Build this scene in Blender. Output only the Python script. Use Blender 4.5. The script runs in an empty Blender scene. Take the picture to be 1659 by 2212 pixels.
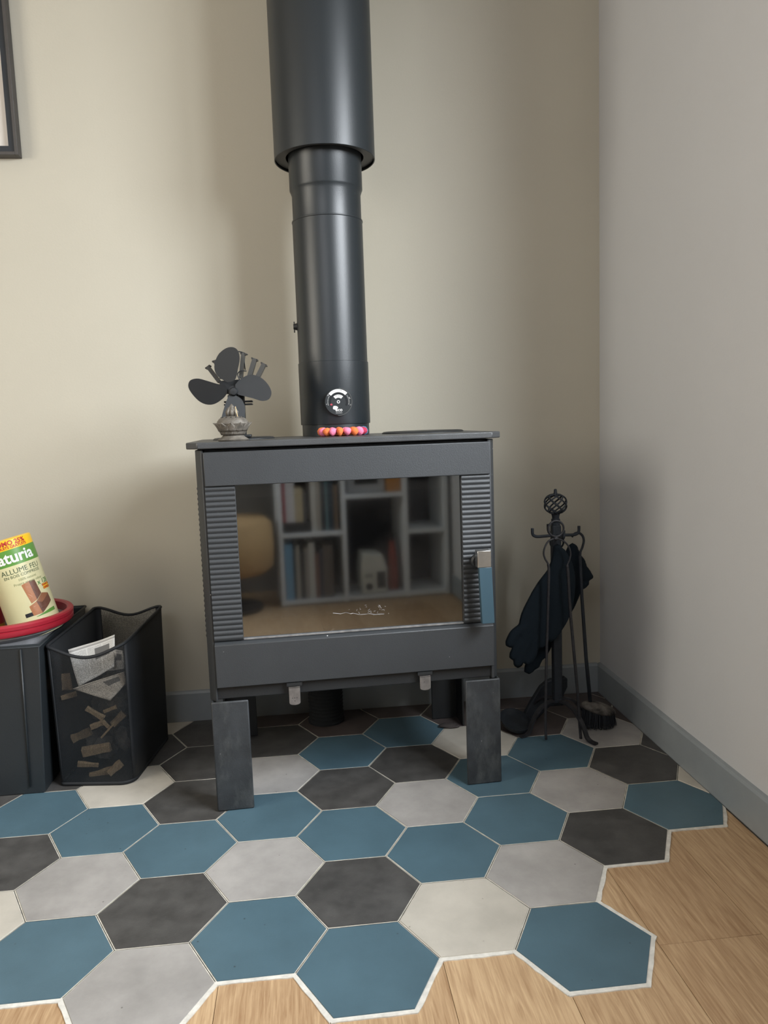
import bpy, bmesh, math, random
from mathutils import Vector, Matrix
random.seed(7)
SC = bpy.context.scene
COL = SC.collection
PI = math.pi

# ------------------------------------------------------------------ camera
F = 1650.54
R = [Vector((0.9938303643, -0.1053794122, -0.0345888195)),    # right
     Vector((-0.0464976076, -0.1127361696, -0.9925364117)),   # down
     Vector((0.1006934926, 0.9880211210, -0.1169405191))]     # forward
CAM = Vector((-0.9252, -2.3432, 0.9051))
cd = bpy.data.cameras.new('camera')
cam = bpy.data.objects.new('camera', cd)
COL.objects.link(cam)
cd.sensor_fit = 'VERTICAL'
cd.sensor_height = 36.0
cd.lens = F / 2212 * 36.0
cd.clip_start = 0.02
m = Matrix.Identity(4)
for i in range(3):
    m[i][0] = R[0][i]; m[i][1] = -R[1][i]; m[i][2] = -R[2][i]; m[i][3] = CAM[i]
cam.matrix_world = m
SC.camera = cam

# ------------------------------------------------------------------ world, lights, exposure
w = bpy.data.worlds.new('daylight'); SC.world = w; w.use_nodes = True
bg = w.node_tree.nodes['Background']
bg.inputs[0].default_value = (0.72, 0.84, 1.0, 1); bg.inputs[1].default_value = 0.12
SC.view_settings.view_transform = 'Standard'
SC.view_settings.look = 'None'
SC.view_settings.gamma = 1
SC.view_settings.use_curve_mapping = False
SC.view_settings.exposure = 0.12

def area(name, loc, target, sx, sy, power, color, spread=PI):
    l = bpy.data.lights.new(name, 'AREA'); l.shape = 'RECTANGLE'; l.size = sx; l.size_y = sy
    l.energy = power; l.color = color; l.spread = spread
    o = bpy.data.objects.new(name, l); COL.objects.link(o); o.location = loc
    d = Vector(target) - Vector(loc)
    o.rotation_euler = d.to_track_quat('-Z', 'Y').to_euler()
    return o
# daylight outside the window of the right wall
area('window_daylight', (0.95, -2.25, 2.15), (-1.0, -0.6, 0.55), 1.7, 1.35, 300, (0.90, 0.95, 1.0))
# added fill light from the left, shining in through an added window
area('left_fill_light', (-3.62, -1.75, 1.60), (-0.6, -1.0, 1.1), 1.4, 1.2, 56, (1.0, 0.93, 0.80))

# added soft fill from behind the camera, through an added high window
area('front_fill_light', (-1.7, -3.3, 1.85), (-0.7, -0.4, 0.6), 1.1, 0.8, 20, (0.97, 0.97, 1.0))

# ------------------------------------------------------------------ helpers
def ray(u, v):
    return R[0] * ((u - 829.5) / F) + R[1] * ((v - 1106) / F) + R[2]
def at(u, v, y):                       # point on the vertical plane at depth y
    d = ray(u, v); return CAM + d * ((y - CAM.y) / d.y)
def obj(name, bm, mat, parent=None, smooth=False, bevel=0, label=None, kind=None, flip=False):
    me = bpy.data.meshes.new(name)
    bmesh.ops.recalc_face_normals(bm, faces=bm.faces)
    bm.to_mesh(me); bm.free()
    if mat: me.materials.append(mat)
    if smooth:
        for p in me.polygons: p.use_smooth = True
    o = bpy.data.objects.new(name, me); COL.objects.link(o)
    if parent: o.parent = parent
    if bevel:
        b = o.modifiers.new('b', 'BEVEL'); b.width = bevel; b.segments = 2; b.limit_method = 'ANGLE'; b.angle_limit = math.radians(40)
    if smooth == 'auto' or bevel:
        for p in me.polygons: p.use_smooth = True
        try:
            me.set_sharp_from_angle(angle=math.radians(40))
        except Exception: pass
    if label: o['label'] = label
    if kind: o['kind'] = kind
    return o
def inst(name, me, parent, loc=(0, 0, 0), rot=(0, 0, 0), scale=None):
    o = bpy.data.objects.new(name, me); COL.objects.link(o); o.parent = parent
    o.location = loc; o.rotation_euler = rot
    if scale: o.scale = scale
    return o
def thing(name, label, cat, loc=(0, 0, 0), rz=0, group=None):
    o = bpy.data.objects.new(name, None); COL.objects.link(o)
    o.empty_display_size = .05
    o.location = loc; o.rotation_euler = (0, 0, rz); o['label'] = label; o['category'] = cat
    if group: o['group'] = group
    return o
def tag(o, label, cat, group=None):
    o['label'] = label; o['category'] = cat
    if group: o['group'] = group
    return o
def box(bm, x0, x1, y0, y1, z0, z1, M=None):
    vs = [bm.verts.new((x, y, z)) for x in (x0, x1) for y in (y0, y1) for z in (z0, z1)]
    for f in ((0, 1, 3, 2), (4, 6, 7, 5), (0, 4, 5, 1), (2, 3, 7, 6), (0, 2, 6, 4), (1, 5, 7, 3)):
        bm.faces.new([vs[i] for i in f])
    if M:
        for v in vs: v.co = M @ v.co
    return vs
def boxm(*a):
    bm = bmesh.new(); box(bm, *a); return bm
def prism(bm, pts, z0, z1, axis='z'):
    def c(p, h):
        return {'z': (p[0], p[1], h), 'y': (p[0], h, p[1]), 'x': (h, p[0], p[1])}[axis]
    a = [bm.verts.new(c(p, z0)) for p in pts]; b = [bm.verts.new(c(p, z1)) for p in pts]
    n = len(pts)
    bm.faces.new(a); bm.faces.new(b)
    for i in range(n): bm.faces.new((a[i], a[(i + 1) % n], b[(i + 1) % n], b[i]))
    return a + b
def lathe(bm, prof, seg=32, c=(0, 0, 0), closed=False):
    rings = []
    for r, z in prof:
        if r < 1e-6: rings.append([bm.verts.new((c[0], c[1], c[2] + z))])
        else: rings.append([bm.verts.new((c[0] + r * math.cos(2 * PI * i / seg), c[1] + r * math.sin(2 * PI * i / seg), c[2] + z)) for i in range(seg)])
    pairs = list(zip(rings, rings[1:]))
    if closed: pairs.append((rings[-1], rings[0]))
    for A, B in pairs:
        for i in range(seg):
            j = (i + 1) % seg
            if len(A) == 1 and len(B) == 1: continue
            if len(A) == 1: bm.faces.new((A[0], B[j], B[i]))
            elif len(B) == 1: bm.faces.new((A[i], A[j], B[0]))
            else: bm.faces.new((A[i], A[j], B[j], B[i]))
def tube(bm, pts, r, seg=8, caps=True, closed=False, flat=None):
    pts = [Vector(p) for p in pts]; n = len(pts)
    rs = r if isinstance(r, (list, tuple)) else [r] * n
    prev = None; rings = []
    for i, p in enumerate(pts):
        if closed: t = pts[(i + 1) % n] - pts[i - 1]
        else: t = pts[min(i + 1, n - 1)] - pts[max(i - 1, 0)]
        t.normalize()
        if prev is None:
            a = Vector((0, 0, 1)) if abs(t.z) < .9 else Vector((1, 0, 0))
            u = t.cross(a).normalized()
        else:
            u = (prev - t * prev.dot(t)).normalized()
        prev = u; v = t.cross(u)
        rings.append([bm.verts.new(p + (u * math.cos(2 * PI * k / seg) + v * math.sin(2 * PI * k / seg)) * rs[i]) for k in range(seg)])
    L = n if closed else n - 1
    for i in range(L):
        A, B = rings[i], rings[(i + 1) % n]
        off = 0
        for k in range(seg): bm.faces.new((A[k], A[(k + 1) % seg], B[(k + 1) % seg], B[k]))
    if caps and not closed:
        bm.faces.new(rings[0]); bm.faces.new(rings[-1])
def arc(c, r, a0, a1, n, plane='xz', ry=None):
    ry = ry or r; out = []
    for i in range(n + 1):
        a = a0 + (a1 - a0) * i / n
        p, q = r * math.cos(a), ry * math.sin(a)
        out.append({'xz': (c[0] + p, c[1], c[2] + q), 'xy': (c[0] + p, c[1] + q, c[2])}[plane])
    return out
def smoothpath(pts, n=8):
    P = [Vector(p) for p in pts]; out = []
    for i in range(len(P) - 1):
        p0 = P[max(i - 1, 0)]; p1 = P[i]; p2 = P[i + 1]; p3 = P[min(i + 2, len(P) - 1)]
        for k in range(n):
            t = k / n
            out.append(0.5 * ((2 * p1) + (-p0 + p2) * t + (2 * p0 - 5 * p1 + 4 * p2 - p3) * t * t + (-p0 + 3 * p1 - 3 * p2 + p3) * t ** 3))
    out.append(P[-1]); return out

# ------------------------------------------------------------------ materials
def srgb(r, g, b):
    f = lambda c: (c / 255 / 12.92) if c / 255 <= .04045 else ((c / 255 + .055) / 1.055) ** 2.4
    return (f(r), f(g), f(b), 1)
def mat(name, col, rough=.5, metal=0, var=.0, scale=8, bump=0, bscale=200, speck=0, speckcol=(.6, .6, .58, 1), sscale=60, spec=.5, rand=0, coord='Object', emi=None, coat=0):
    m = bpy.data.materials.new(name); m.use_nodes = True; nt = m.node_tree; N = nt.nodes; L = nt.links
    b = N['Principled BSDF']; b.inputs['Roughness'].default_value = rough; b.inputs['Metallic'].default_value = metal
    b.inputs['Specular IOR Level'].default_value = spec
    b.inputs['Coat Weight'].default_value = coat
    tc = N.new('ShaderNodeTexCoord'); src = tc.outputs[coord]
    if rand:
        oi = N.new('ShaderNodeObjectInfo'); mp = N.new('ShaderNodeVectorMath'); mp.operation = 'ADD'
        sc = N.new('ShaderNodeMath'); sc.operation = 'MULTIPLY'; sc.inputs[1].default_value = 37
        L.new(oi.outputs['Random'], sc.inputs[0]); L.new(src, mp.inputs[0]); L.new(sc.outputs[0], mp.inputs[1]); src = mp.outputs[0]
    out = None
    if var or rand:
        nz = N.new('ShaderNodeTexNoise'); nz.inputs['Scale'].default_value = scale; nz.inputs['Detail'].default_value = 6; nz.inputs['Roughness'].default_value = .6
        L.new(src, nz.inputs['Vector'])
        mr = N.new('ShaderNodeMapRange'); mr.inputs[1].default_value = .3; mr.inputs[2].default_value = .7
        mr.inputs[3].default_value = 1 - var; mr.inputs[4].default_value = 1 + var
        L.new(nz.outputs['Fac'], mr.inputs[0]); fac = mr.outputs[0]
        if rand:
            r2 = N.new('ShaderNodeMapRange'); r2.inputs[3].default_value = 1 - rand; r2.inputs[4].default_value = 1 + rand
            L.new(oi.outputs['Random'], r2.inputs[0])
            mu = N.new('ShaderNodeMath'); mu.operation = 'MULTIPLY'; L.new(fac, mu.inputs[0]); L.new(r2.outputs[0], mu.inputs[1]); fac = mu.outputs[0]
        sc2 = N.new('ShaderNodeVectorMath'); sc2.operation = 'SCALE'; sc2.inputs[0].default_value = col[:3]
        L.new(fac, sc2.inputs['Scale']); out = sc2.outputs[0]
    if speck:
        vo = N.new('ShaderNodeTexVoronoi'); vo.inputs['Scale'].default_value = sscale; L.new(src, vo.inputs['Vector'])
        n2 = N.new('ShaderNodeTexNoise'); n2.inputs['Scale'].default_value = sscale * .37; L.new(src, n2.inputs['Vector'])
        a = N.new('ShaderNodeMapRange'); a.inputs[1].default_value = .10; a.inputs[2].default_value = .04
        L.new(vo.outputs['Distance'], a.inputs[0])
        c = N.new('ShaderNodeMapRange'); c.inputs[1].default_value = 1 - speck - .38; c.inputs[2].default_value = 1 - speck - .33
        L.new(n2.outputs['Fac'], c.inputs[0])
        k = N.new('ShaderNodeMath'); k.operation = 'MULTIPLY'; L.new(a.outputs[0], k.inputs[0]); L.new(c.outputs[0], k.inputs[1])
        mx = N.new('ShaderNodeMix'); mx.data_type = 'RGBA'; L.new(k.outputs[0], mx.inputs[0])
        if out: L.new(out, mx.inputs[6])
        else: mx.inputs[6].default_value = col
        mx.inputs[7].default_value = speckcol; out = mx.outputs[2]
    if out: L.new(out, b.inputs['Base Color'])
    else: b.inputs['Base Color'].default_value = col
    if bump:
        n3 = N.new('ShaderNodeTexNoise'); n3.inputs['Scale'].default_value = bscale; n3.inputs['Detail'].default_value = 3; L.new(src, n3.inputs['Vector'])
        bp = N.new('ShaderNodeBump'); bp.inputs['Strength'].default_value = bump; bp.inputs['Distance'].default_value = .002
        L.new(n3.outputs['Fac'], bp.inputs['Height']); L.new(bp.outputs[0], b.inputs['Normal'])
    return m

M_wall = mat('wall_paint', (.470, .442, .368, 1), .85, var=.015, scale=3, bump=.12, bscale=160, coord='Object', spec=.2)
M_wallr = mat('wall_paint_cool_light', (.53, .535, .545, 1), .8, var=.015, scale=3, bump=.12, bscale=160, spec=.25)  # wall paint again, with the cooler light on this side put into its colour
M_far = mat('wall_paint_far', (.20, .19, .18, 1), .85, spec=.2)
M_ceil = mat('ceiling_paint', (.78, .76, .72, 1), .9, spec=.2)
M_skirt = mat('skirting_paint', (.255, .280, .295, 1), .45, var=.04, scale=20, bump=.05, bscale=80)
M_blue = mat('tile_blue', (.068, .123, .156, 1), .42, var=.10, scale=9, bump=.10, bscale=300, rand=.05, speck=.06, sscale=40, speckcol=(.03, .05, .06, 1))
M_dark = mat('tile_dark', (.058, .056, .054, 1), .5, var=.32, scale=18, bump=.15, bscale=300, rand=.08, speck=.2, sscale=170, speckcol=(.16, .16, .15, 1))
M_brown = mat('tile_brown', (.075, .060, .057, 1), .5, var=.18, scale=14, bump=.15, bscale=300, rand=.08)
M_grey = mat('tile_grey', (.33, .315, .300, 1), .48, var=.17, scale=11, bump=.12, bscale=250, rand=.05, speck=.07, sscale=45, speckcol=(.14, .13, .12, 1))
M_beige = mat('tile_beige', (.46, .43, .375, 1), .48, var=.12, scale=10, bump=.12, bscale=250, rand=.04, speck=.05, sscale=45, speckcol=(.2, .18, .15, 1))
M_grout = mat('grout', (.56, .53, .46, 1), .9, var=.25, scale=30, bump=.5, bscale=220, spec=.2)
M_edge = mat('perimeter_joint', (.62, .60, .55, 1), .85, var=.16, scale=60, bump=.6, bscale=150, spec=.2)

def wood(name, c1, c2, rough=.5):
    m = bpy.data.materials.new(name); m.use_nodes = True; nt = m.node_tree; N = nt.nodes; L = nt.links
    b = N['Principled BSDF']; b.inputs['Roughness'].default_value = rough; b.inputs['Specular IOR Level'].default_value = .4
    tc = N.new('ShaderNodeTexCoord'); oi = N.new('ShaderNodeObjectInfo')
    s = N.new('ShaderNodeMath'); s.operation = 'MULTIPLY'; s.inputs[1].default_value = 53; L.new(oi.outputs['Random'], s.inputs[0])
    ad = N.new('ShaderNodeVectorMath'); ad.operation = 'ADD'; L.new(tc.outputs['Object'], ad.inputs[0]); L.new(s.outputs[0], ad.inputs[1])
    mp = N.new('ShaderNodeMapping'); mp.inputs['Scale'].default_value = (110, 5.0, 20); L.new(ad.outputs[0], mp.inputs[0])
    n1 = N.new('ShaderNodeTexNoise'); n1.inputs['Scale'].default_value = 2.2; n1.inputs['Detail'].default_value = 8; n1.inputs['Roughness'].default_value = .65; n1.inputs['Distortion'].default_value = .6
    L.new(mp.outputs[0], n1.inputs['Vector'])
    mp2 = N.new('ShaderNodeMapping'); mp2.inputs['Scale'].default_value = (11, 1.1, 5); L.new(ad.outputs[0], mp2.inputs[0])
    wv = N.new('ShaderNodeTexNoise'); wv.inputs['Scale'].default_value = 1.6; wv.inputs['Detail'].default_value = 2; wv.inputs['Distortion'].default_value = 1.4
    L.new(mp2.outputs[0], wv.inputs['Vector'])
    sn = N.new('ShaderNodeMath'); sn.operation = 'MULTIPLY'; sn.inputs[1].default_value = 38; L.new(wv.outputs['Fac'], sn.inputs[0])
    si = N.new('ShaderNodeMath'); si.operation = 'SINE'; L.new(sn.outputs[0], si.inputs[0])
    mr = N.new('ShaderNodeMapRange'); mr.inputs[1].default_value = -1; mr.inputs[2].default_value = 1; mr.inputs[3].default_value = -.055; mr.inputs[4].default_value = .055
    L.new(si.outputs[0], mr.inputs[0])
    a2 = N.new('ShaderNodeMath'); a2.operation = 'ADD'; L.new(n1.outputs['Fac'], a2.inputs[0]); L.new(mr.outputs[0], a2.inputs[1])
    r3 = N.new('ShaderNodeMapRange'); r3.inputs[3].default_value = -.08; r3.inputs[4].default_value = .08; L.new(oi.outputs['Random'], r3.inputs[0])
    a3 = N.new('ShaderNodeMath'); a3.operation = 'ADD'; L.new(a2.outputs[0], a3.inputs[0]); L.new(r3.outputs[0], a3.inputs[1])
    cr = N.new('ShaderNodeValToRGB'); cr.color_ramp.elements[0].position = .25; cr.color_ramp.elements[0].color = c1
    cr.color_ramp.elements[1].position = .72; cr.color_ramp.elements[1].color = c2
    L.new(a3.outputs[0], cr.inputs[0]); L.new(cr.outputs[0], b.inputs['Base Color'])
    bp = N.new('ShaderNodeBump'); bp.inputs['Strength'].default_value = .12; bp.inputs['Distance'].default_value = .002
    L.new(n1.outputs['Fac'], bp.inputs['Height']); L.new(bp.outputs[0], b.inputs['Normal'])
    return m
M_oak = wood('oak_plank', (.31, .185, .095, 1), (.55, .385, .225, 1))
M_kind = wood('kindling_wood', (.16, .11, .065, 1), (.34, .25, .15, 1), .8)

# ------------------------------------------------------------------ floor: planks, tiles, joints
T = 0.012                                   # wall faces sit behind the skirting
XL, YF, ZC = -3.3, -3.0, 2.5
fl = obj('floor', boxm(XL, T, YF, T, -.06, -.0125), mat('screed', (.25, .22, .18, 1), .9), kind='structure')
S3 = 3 ** .5; KY = .98722; HA = .5165; S = .125
def hexc(c, r): return Vector(((1.5 * c - 6.86) * S, (S3 * r * KY - 9.27) * S))
def hexpts(g):                               # g = inset in metres (negative: outset)
    k = 1 - g / (S3 / 2 * KY * S)
    h = S3 / 2 * KY * S
    return [Vector((x * S * k, y * k)) for x, y in (((1.5 - HA), 0), (HA, h), (-HA, h), (-(1.5 - HA), 0), (-HA, -h), (HA, -h))]
def clip(poly, n, d):                        # keep p.n <= d
    out = []
    for i in range(len(poly)):
        a, b = poly[i], poly[(i + 1) % len(poly)]; da, db = a.dot(n) - d, b.dot(n) - d
        if da <= 0: out.append(a)
        if da * db < 0: out.append(a + (b - a) * (da / (da - db)))
    return out
TM = {}
for k, v in {'B': [(0,0),(0,2),(0,4),(1,1.5),(1,4.5),(2,0),(2,2),(2,3),(3,3.5),(4,2),(-1,.5),(-1,2.5),(-2,2),(-3,.5),(-3,2.5),(-4,3),(-5,1.5),(-6,1),(-6,4),(-7,2.5)],
             'D': [(0,1),(0,3),(1,3.5),(3,1.5),(4,3),(-1,4.5),(-2,1),(-2,3),(-2,4),(-2,5),(-3,4.5),(-4,2),(-4,4),(-5,3.5),(-7,1.5),(5,3.5),(2,6)],
             'G': [(3,2.5),(4,4),(2,1),(1,2.5),(-1,1.5),(-1,3.5),(-2,0),(-3,1.5),(-5,2.5),(-6,2),(-7,.5)],
             'E': [(1,.5),(2,4),(-3,3.5),(-4,1),(5,2.5),(-3,5.5),(-5,.5),(-6,3)]}.items():
    for c in v: TM[c] = k
RM = {0: 0, 1: .5, 2: 0, 3: 1.5, 4: 2, 5: 2.5, -1: .5, -2: 0, -3: .5, -4: 1, -5: .5, -6: 1, -7: .5}
hexmesh = {}
MATS = {'B': M_blue, 'D': M_dark, 'G': M_grey, 'E': M_beige, 'N': M_brown}
GR = .0026
cells = []
def tilemesh(pts, mt):
    bm = bmesh.new()
    top = [bm.verts.new((p.x * .997, p.y * .997, 0)) for p in pts]
    mid = [bm.verts.new((p.x, p.y, -.0008)) for p in pts]
    bot = [bm.verts.new((p.x, p.y, -.009)) for p in pts]
    n = len(pts); bm.faces.new(top)
    for A, B in ((top, mid), (mid, bot)):
        for i in range(n): bm.faces.new((A[i], A[(i + 1) % n], B[(i + 1) % n], B[i]))
    bm.faces.new(bot)
    me = bpy.data.meshes.new('tile'); bmesh.ops.recalc_face_normals(bm, faces=bm.faces); bm.to_mesh(me); bm.free(); me.materials.append(mt); return me
for k, mt in MATS.items(): hexmesh[k] = tilemesh(hexpts(GR), mt)
for c, r0 in RM.items():
    r = r0
    while r < 6.3:
        cc = hexc(c, r); cells.append((c, r, cc))
        k = TM.get((c, r), 'N' if r >= 4.5 else random.choice('BDGE'))
        if r0 == 2 and r >= 5: k = 'N'
        full = True
        pts = [p + cc for p in hexpts(GR)]
        if max(p.x for p in pts) > -.001 or max(p.y for p in pts) > -.001:
            full = False; pts = clip(clip(pts, Vector((1, 0)), -.001), Vector((0, 1)), -.001)
        if len(pts) >= 3:
            if full: me = hexmesh[k]
            else:
                pts = [p - cc for p in pts]
                area2 = abs(sum(pts[i].x * pts[(i + 1) % len(pts)].y - pts[(i + 1) % len(pts)].x * pts[i].y for i in range(len(pts))))
                if area2 < 1e-4: r += 1; continue
                me = tilemesh(pts, MATS[k])
            o = inst('tile', me, fl, (cc.x, cc.y, random.uniform(-.0003, .0001)), (random.uniform(-.0012, .0012), random.uniform(-.0012, .0012), random.uniform(-.004, .004)) if full else (0, 0, 0))
        r += 1
# grout bed under the joints, a wider ragged white band round the field
bm = bmesh.new()
for c, r, cc in cells:
    pts = [p + cc for p in hexpts(-.0006)]
    pts = clip(clip(pts, Vector((1, 0)), -.0005), Vector((0, 1)), -.0005)
    if len(pts) > 2: prism(bm, pts, -.010, -.0016)
obj('grout', bm, M_grout, fl)
inset = {(c, r) for c, r, _ in cells}
kz = 0; bm = bmesh.new()
dirs = [((1, .5), 0), ((0, 1), 1), ((-1, .5), 2), ((-1, -.5), 3), ((0, -1), 4), ((1, -.5), 5)]   # edge i joins point i and i+1
for c, r, cc in cells:
    hp = hexpts(-.001)
    for (dc, dr), i in dirs:
        nb = (c + dc, r + dr)
        if nb in inset or nb[1] > 5.5 or nb[0] > 5 or nb[0] < -7 or (r < 1.2 and False): continue
        if dr > 0 and c >= 4: continue
        a = hp[i] + cc; b = hp[(i + 1) % 6] + cc
        if a.x > -.01 and b.x > -.01: continue
        e = (b - a); nrm = Vector((e.y, -e.x)).normalized()
        n = 9; W0 = .0050; a, b = a + (a - b).normalized() * .002, b + (b - a).normalized() * .002
        inn = [a.lerp(b, t / n) for t in range(n + 1)]; kz = (kz + 1) % 5
        outp = [p + nrm * (W0 + random.uniform(-.0011, .0011)) for p in inn]
        inn = [p - nrm * .003 for p in inn]; poly = [(p.x, p.y) for p in inn] + [(p.x, p.y) for p in reversed(outp)]
        poly = [p if p[0] < -.0005 else (-.0005, p[1]) for p in poly]
        prism(bm, poly, -.010 + kz * .00005, -.0012 - kz * .00006)
obj('perimeter_joint', bm, M_edge, fl)
# oak planks run towards the back wall
seams = [-.7315 + .187 * i for i in range(-14, 5)]
xs = [XL] + [x for x in seams if x > XL + .02 and x < -.03] + [-.0005]
for i in range(len(xs) - 1):
    ys = [YF]; y = YF - random.uniform(0, 1.0)
    ends = []
    y += 1.28
    while y < -.2:
        if y > YF + .1: ends.append(y)
        y += 1.28
    yy = [YF] + ends + [-.0005]
    for j in range(len(yy) - 1):
        obj('plank', boxm(xs[i] + .0004, xs[i + 1] - .0004, yy[j] + .0004, yy[j + 1] - .0004, -.012, -.0032), M_oak, fl, bevel=.0006)

# ------------------------------------------------------------------ room shell
obj('wall_back', boxm(XL, T + .2, T, T + .2, -.06, ZC), M_wall, kind='structure')
WY0, WY1, WZ0, WZ1 = -2.35, -.97, .97, 2.2
bm = bmesh.new()
box(bm, T, T + .16, YF, T, -.06, WZ0); box(bm, T, T + .16, YF, T, WZ1, ZC)
box(bm, T, T + .16, WY1, T, WZ0, WZ1); box(bm, T, T + .16, YF, WY0, WZ0, WZ1)
obj('wall_right', bm, M_wallr, kind='structure')
LY0, LY1, LZ0, LZ1 = -2.5, -1.0, .95, 2.2
bm = bmesh.new(); FX0, FX1, FZ0, FZ1 = -2.3, -1.1, 1.45, 2.3
box(bm, XL - .2, T + .16, YF - .2, YF, -.06, FZ0); box(bm, XL - .2, T + .16, YF - .2, YF, FZ1, ZC)
box(bm, XL - .2, FX0, YF - .2, YF, FZ0, FZ1); box(bm, FX1, T + .16, YF - .2, YF, FZ0, FZ1)
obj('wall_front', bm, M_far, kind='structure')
bm = bmesh.new()
box(bm, XL - .2, XL, YF, T + .2, -.06, LZ0); box(bm, XL - .2, XL, YF, T + .2, LZ1, ZC)
box(bm, XL - .2, XL, LY1, T + .2, LZ0, LZ1); box(bm, XL - .2, XL, YF, LY0, LZ0, LZ1)
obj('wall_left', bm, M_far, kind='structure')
obj('ceiling', boxm(XL - .2, T + .24, YF - .2, T + .2, ZC, ZC + .1), M_ceil, kind='structure')
M_pvc = mat('white_window_frame', (.75, .76, .77, 1), .4)
M_pane = bpy.data.materials.new('window_glass'); M_pane.use_nodes = True
nt = M_pane.node_tree; nt.nodes.remove(nt.nodes['Principled BSDF'])
tr = nt.nodes.new('ShaderNodeBsdfTransparent'); gl = nt.nodes.new('ShaderNodeBsdfGlossy'); gl.inputs['Roughness'].default_value = .02
mx = nt.nodes.new('ShaderNodeMixShader'); mx.inputs[0].default_value = .06
nt.links.new(tr.outputs[0], mx.inputs[1]); nt.links.new(gl.outputs[0], mx.inputs[2]); nt.links.new(mx.outputs[0], nt.nodes['Material Output'].inputs[0])
bm = bmesh.new(); X0, X1 = T + .09, T + .14
for a in ((WY0, WY0 + .06, WZ0, WZ1), (WY1 - .06, WY1, WZ0, WZ1), (WY0 + .06, WY1 - .06, WZ0, WZ0 + .06), (WY0 + .06, WY1 - .06, WZ1 - .06, WZ1), (-1.71, -1.66, WZ0 + .06, WZ1 - .06)):
    box(bm, X0, X1, *a)
w1 = obj('window_1', bm, M_pvc, kind='structure')
obj('pane', boxm(X0 + .02, X0 + .024, WY0 + .06, WY1 - .06, WZ0 + .06, WZ1 - .06), M_pane, w1)
bm = bmesh.new(); X0, X1 = XL - .16, XL - .11
for a in ((LY0, LY0 + .06, LZ0, LZ1), (LY1 - .06, LY1, LZ0, LZ1), (LY0 + .06, LY1 - .06, LZ0, LZ0 + .06), (LY0 + .06, LY1 - .06, LZ1 - .06, LZ1), (-1.775, -1.725, LZ0 + .06, LZ1 - .06)):
    box(bm, X0, X1, *a)
w2 = obj('added_window_left', bm, M_pvc, kind='structure')  # unseen window, added to let the left fill light in
obj('pane', boxm(X0 + .02, X0 + .024, LY0 + .06, LY1 - .06, LZ0 + .06, LZ1 - .06), M_pane, w2)
bm = bmesh.new(); Y0, Y1 = YF - .16, YF - .11
for a in ((FX0, FX0 + .06, FZ0, FZ1), (FX1 - .06, FX1, FZ0, FZ1), (FX0 + .06, FX1 - .06, FZ0, FZ0 + .06), (FX0 + .06, FX1 - .06, FZ1 - .06, FZ1)):
    box(bm, a[0], a[1], Y0, Y1, a[2], a[3])
w3 = obj('added_window_front', bm, M_pvc, kind='structure')  # unseen window, added as the opening for the front fill light
obj('pane', boxm(FX0 + .06, FX1 - .06, Y0 + .02, Y0 + .024, FZ0 + .06, FZ1 - .06), M_pane, w3)
# skirting boards, with a bevelled top edge
bm = bmesh.new(); prism(bm, [(T, 0), (0, 0), (0, .088), (.004, .094), (T, .096)], XL, 0, axis='x')
obj('baseboard_back', bm, M_skirt, kind='structure')
bm = bmesh.new(); prism(bm, [(T, 0), (0, 0), (0, .088), (.004, .094), (T, .096)], YF, T, axis='y')
obj('baseboard_right', bm, M_skirt, kind='structure')

# ------------------------------------------------------------------ stove
M_cast = mat('stove_cast_iron', (.030, .033, .036, 1), .46, var=.10, scale=5, bump=.25, bscale=700, speck=.035, sscale=55, spec=.5)
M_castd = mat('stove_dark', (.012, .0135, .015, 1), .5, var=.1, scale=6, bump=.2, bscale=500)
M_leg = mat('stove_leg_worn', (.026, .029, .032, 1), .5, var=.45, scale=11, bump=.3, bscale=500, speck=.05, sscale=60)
M_top = mat('stove_top', (.045, .047, .049, 1), .42, var=.2, scale=12, bump=.25, bscale=500)
M_dust = mat('ash_dust', (.16, .155, .15, 1), .9, var=.35, scale=60)
M_chrome = mat('brushed_chrome', (.62, .60, .57, 1), .28, metal=1, var=.08, scale=40)
M_hblue = mat('blue_enamel', (.036, .074, .100, 1), .4, coat=.1)
M_steel = mat('tarnished_steel', (.20, .185, .175, 1), .5, metal=.6, var=.2, scale=80)
M_brick = mat('vermiculite', (.42, .29, .17, 1), .9, var=.3, scale=14, bump=.4, bscale=150)
M_soot = mat('sooty_brick', (.05, .042, .036, 1), .95, var=.5, scale=8, bump=.4, bscale=90)
M_ash = mat('ash', (.30, .29, .28, 1), 1, var=.5, scale=60, bump=1, bscale=160)

_n = M_leg.node_tree; _b = _n.nodes['Principled BSDF']; _old = _b.inputs['Base Color'].links[0].from_socket
_t = _n.nodes.new('ShaderNodeTexCoord'); _m = _n.nodes.new('ShaderNodeMapping'); _m.inputs['Scale'].default_value = (16, 16, 7); _z = _n.nodes.new('ShaderNodeTexNoise'); _z.inputs['Scale'].default_value = 1.1; _z.inputs['Detail'].default_value = 8; _z.inputs['Roughness'].default_value = .68
_n.links.new(_t.outputs['Object'], _m.inputs[0]); _n.links.new(_m.outputs[0], _z.inputs[0])
_r = _n.nodes.new('ShaderNodeMapRange'); _r.inputs[1].default_value = .50; _r.inputs[2].default_value = .70; _r.inputs[4].default_value = .6; _n.links.new(_z.outputs['Fac'], _r.inputs[0])
_x = _n.nodes.new('ShaderNodeMix'); _x.data_type = 'RGBA'; _n.links.new(_r.outputs[0], _x.inputs[0]); _n.links.new(_old, _x.inputs[6]); _x.inputs[7].default_value = (.085, .090, .088, 1); _n.links.new(_x.outputs[2], _b.inputs['Base Color'])
TH = math.atan2(.25, 5.6)
st = thing('wood_stove', 'charcoal cast iron wood stove with wide glass door on four legs', 'stove', (-1.170, -.592, 0), TH)
DP = .445
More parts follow.
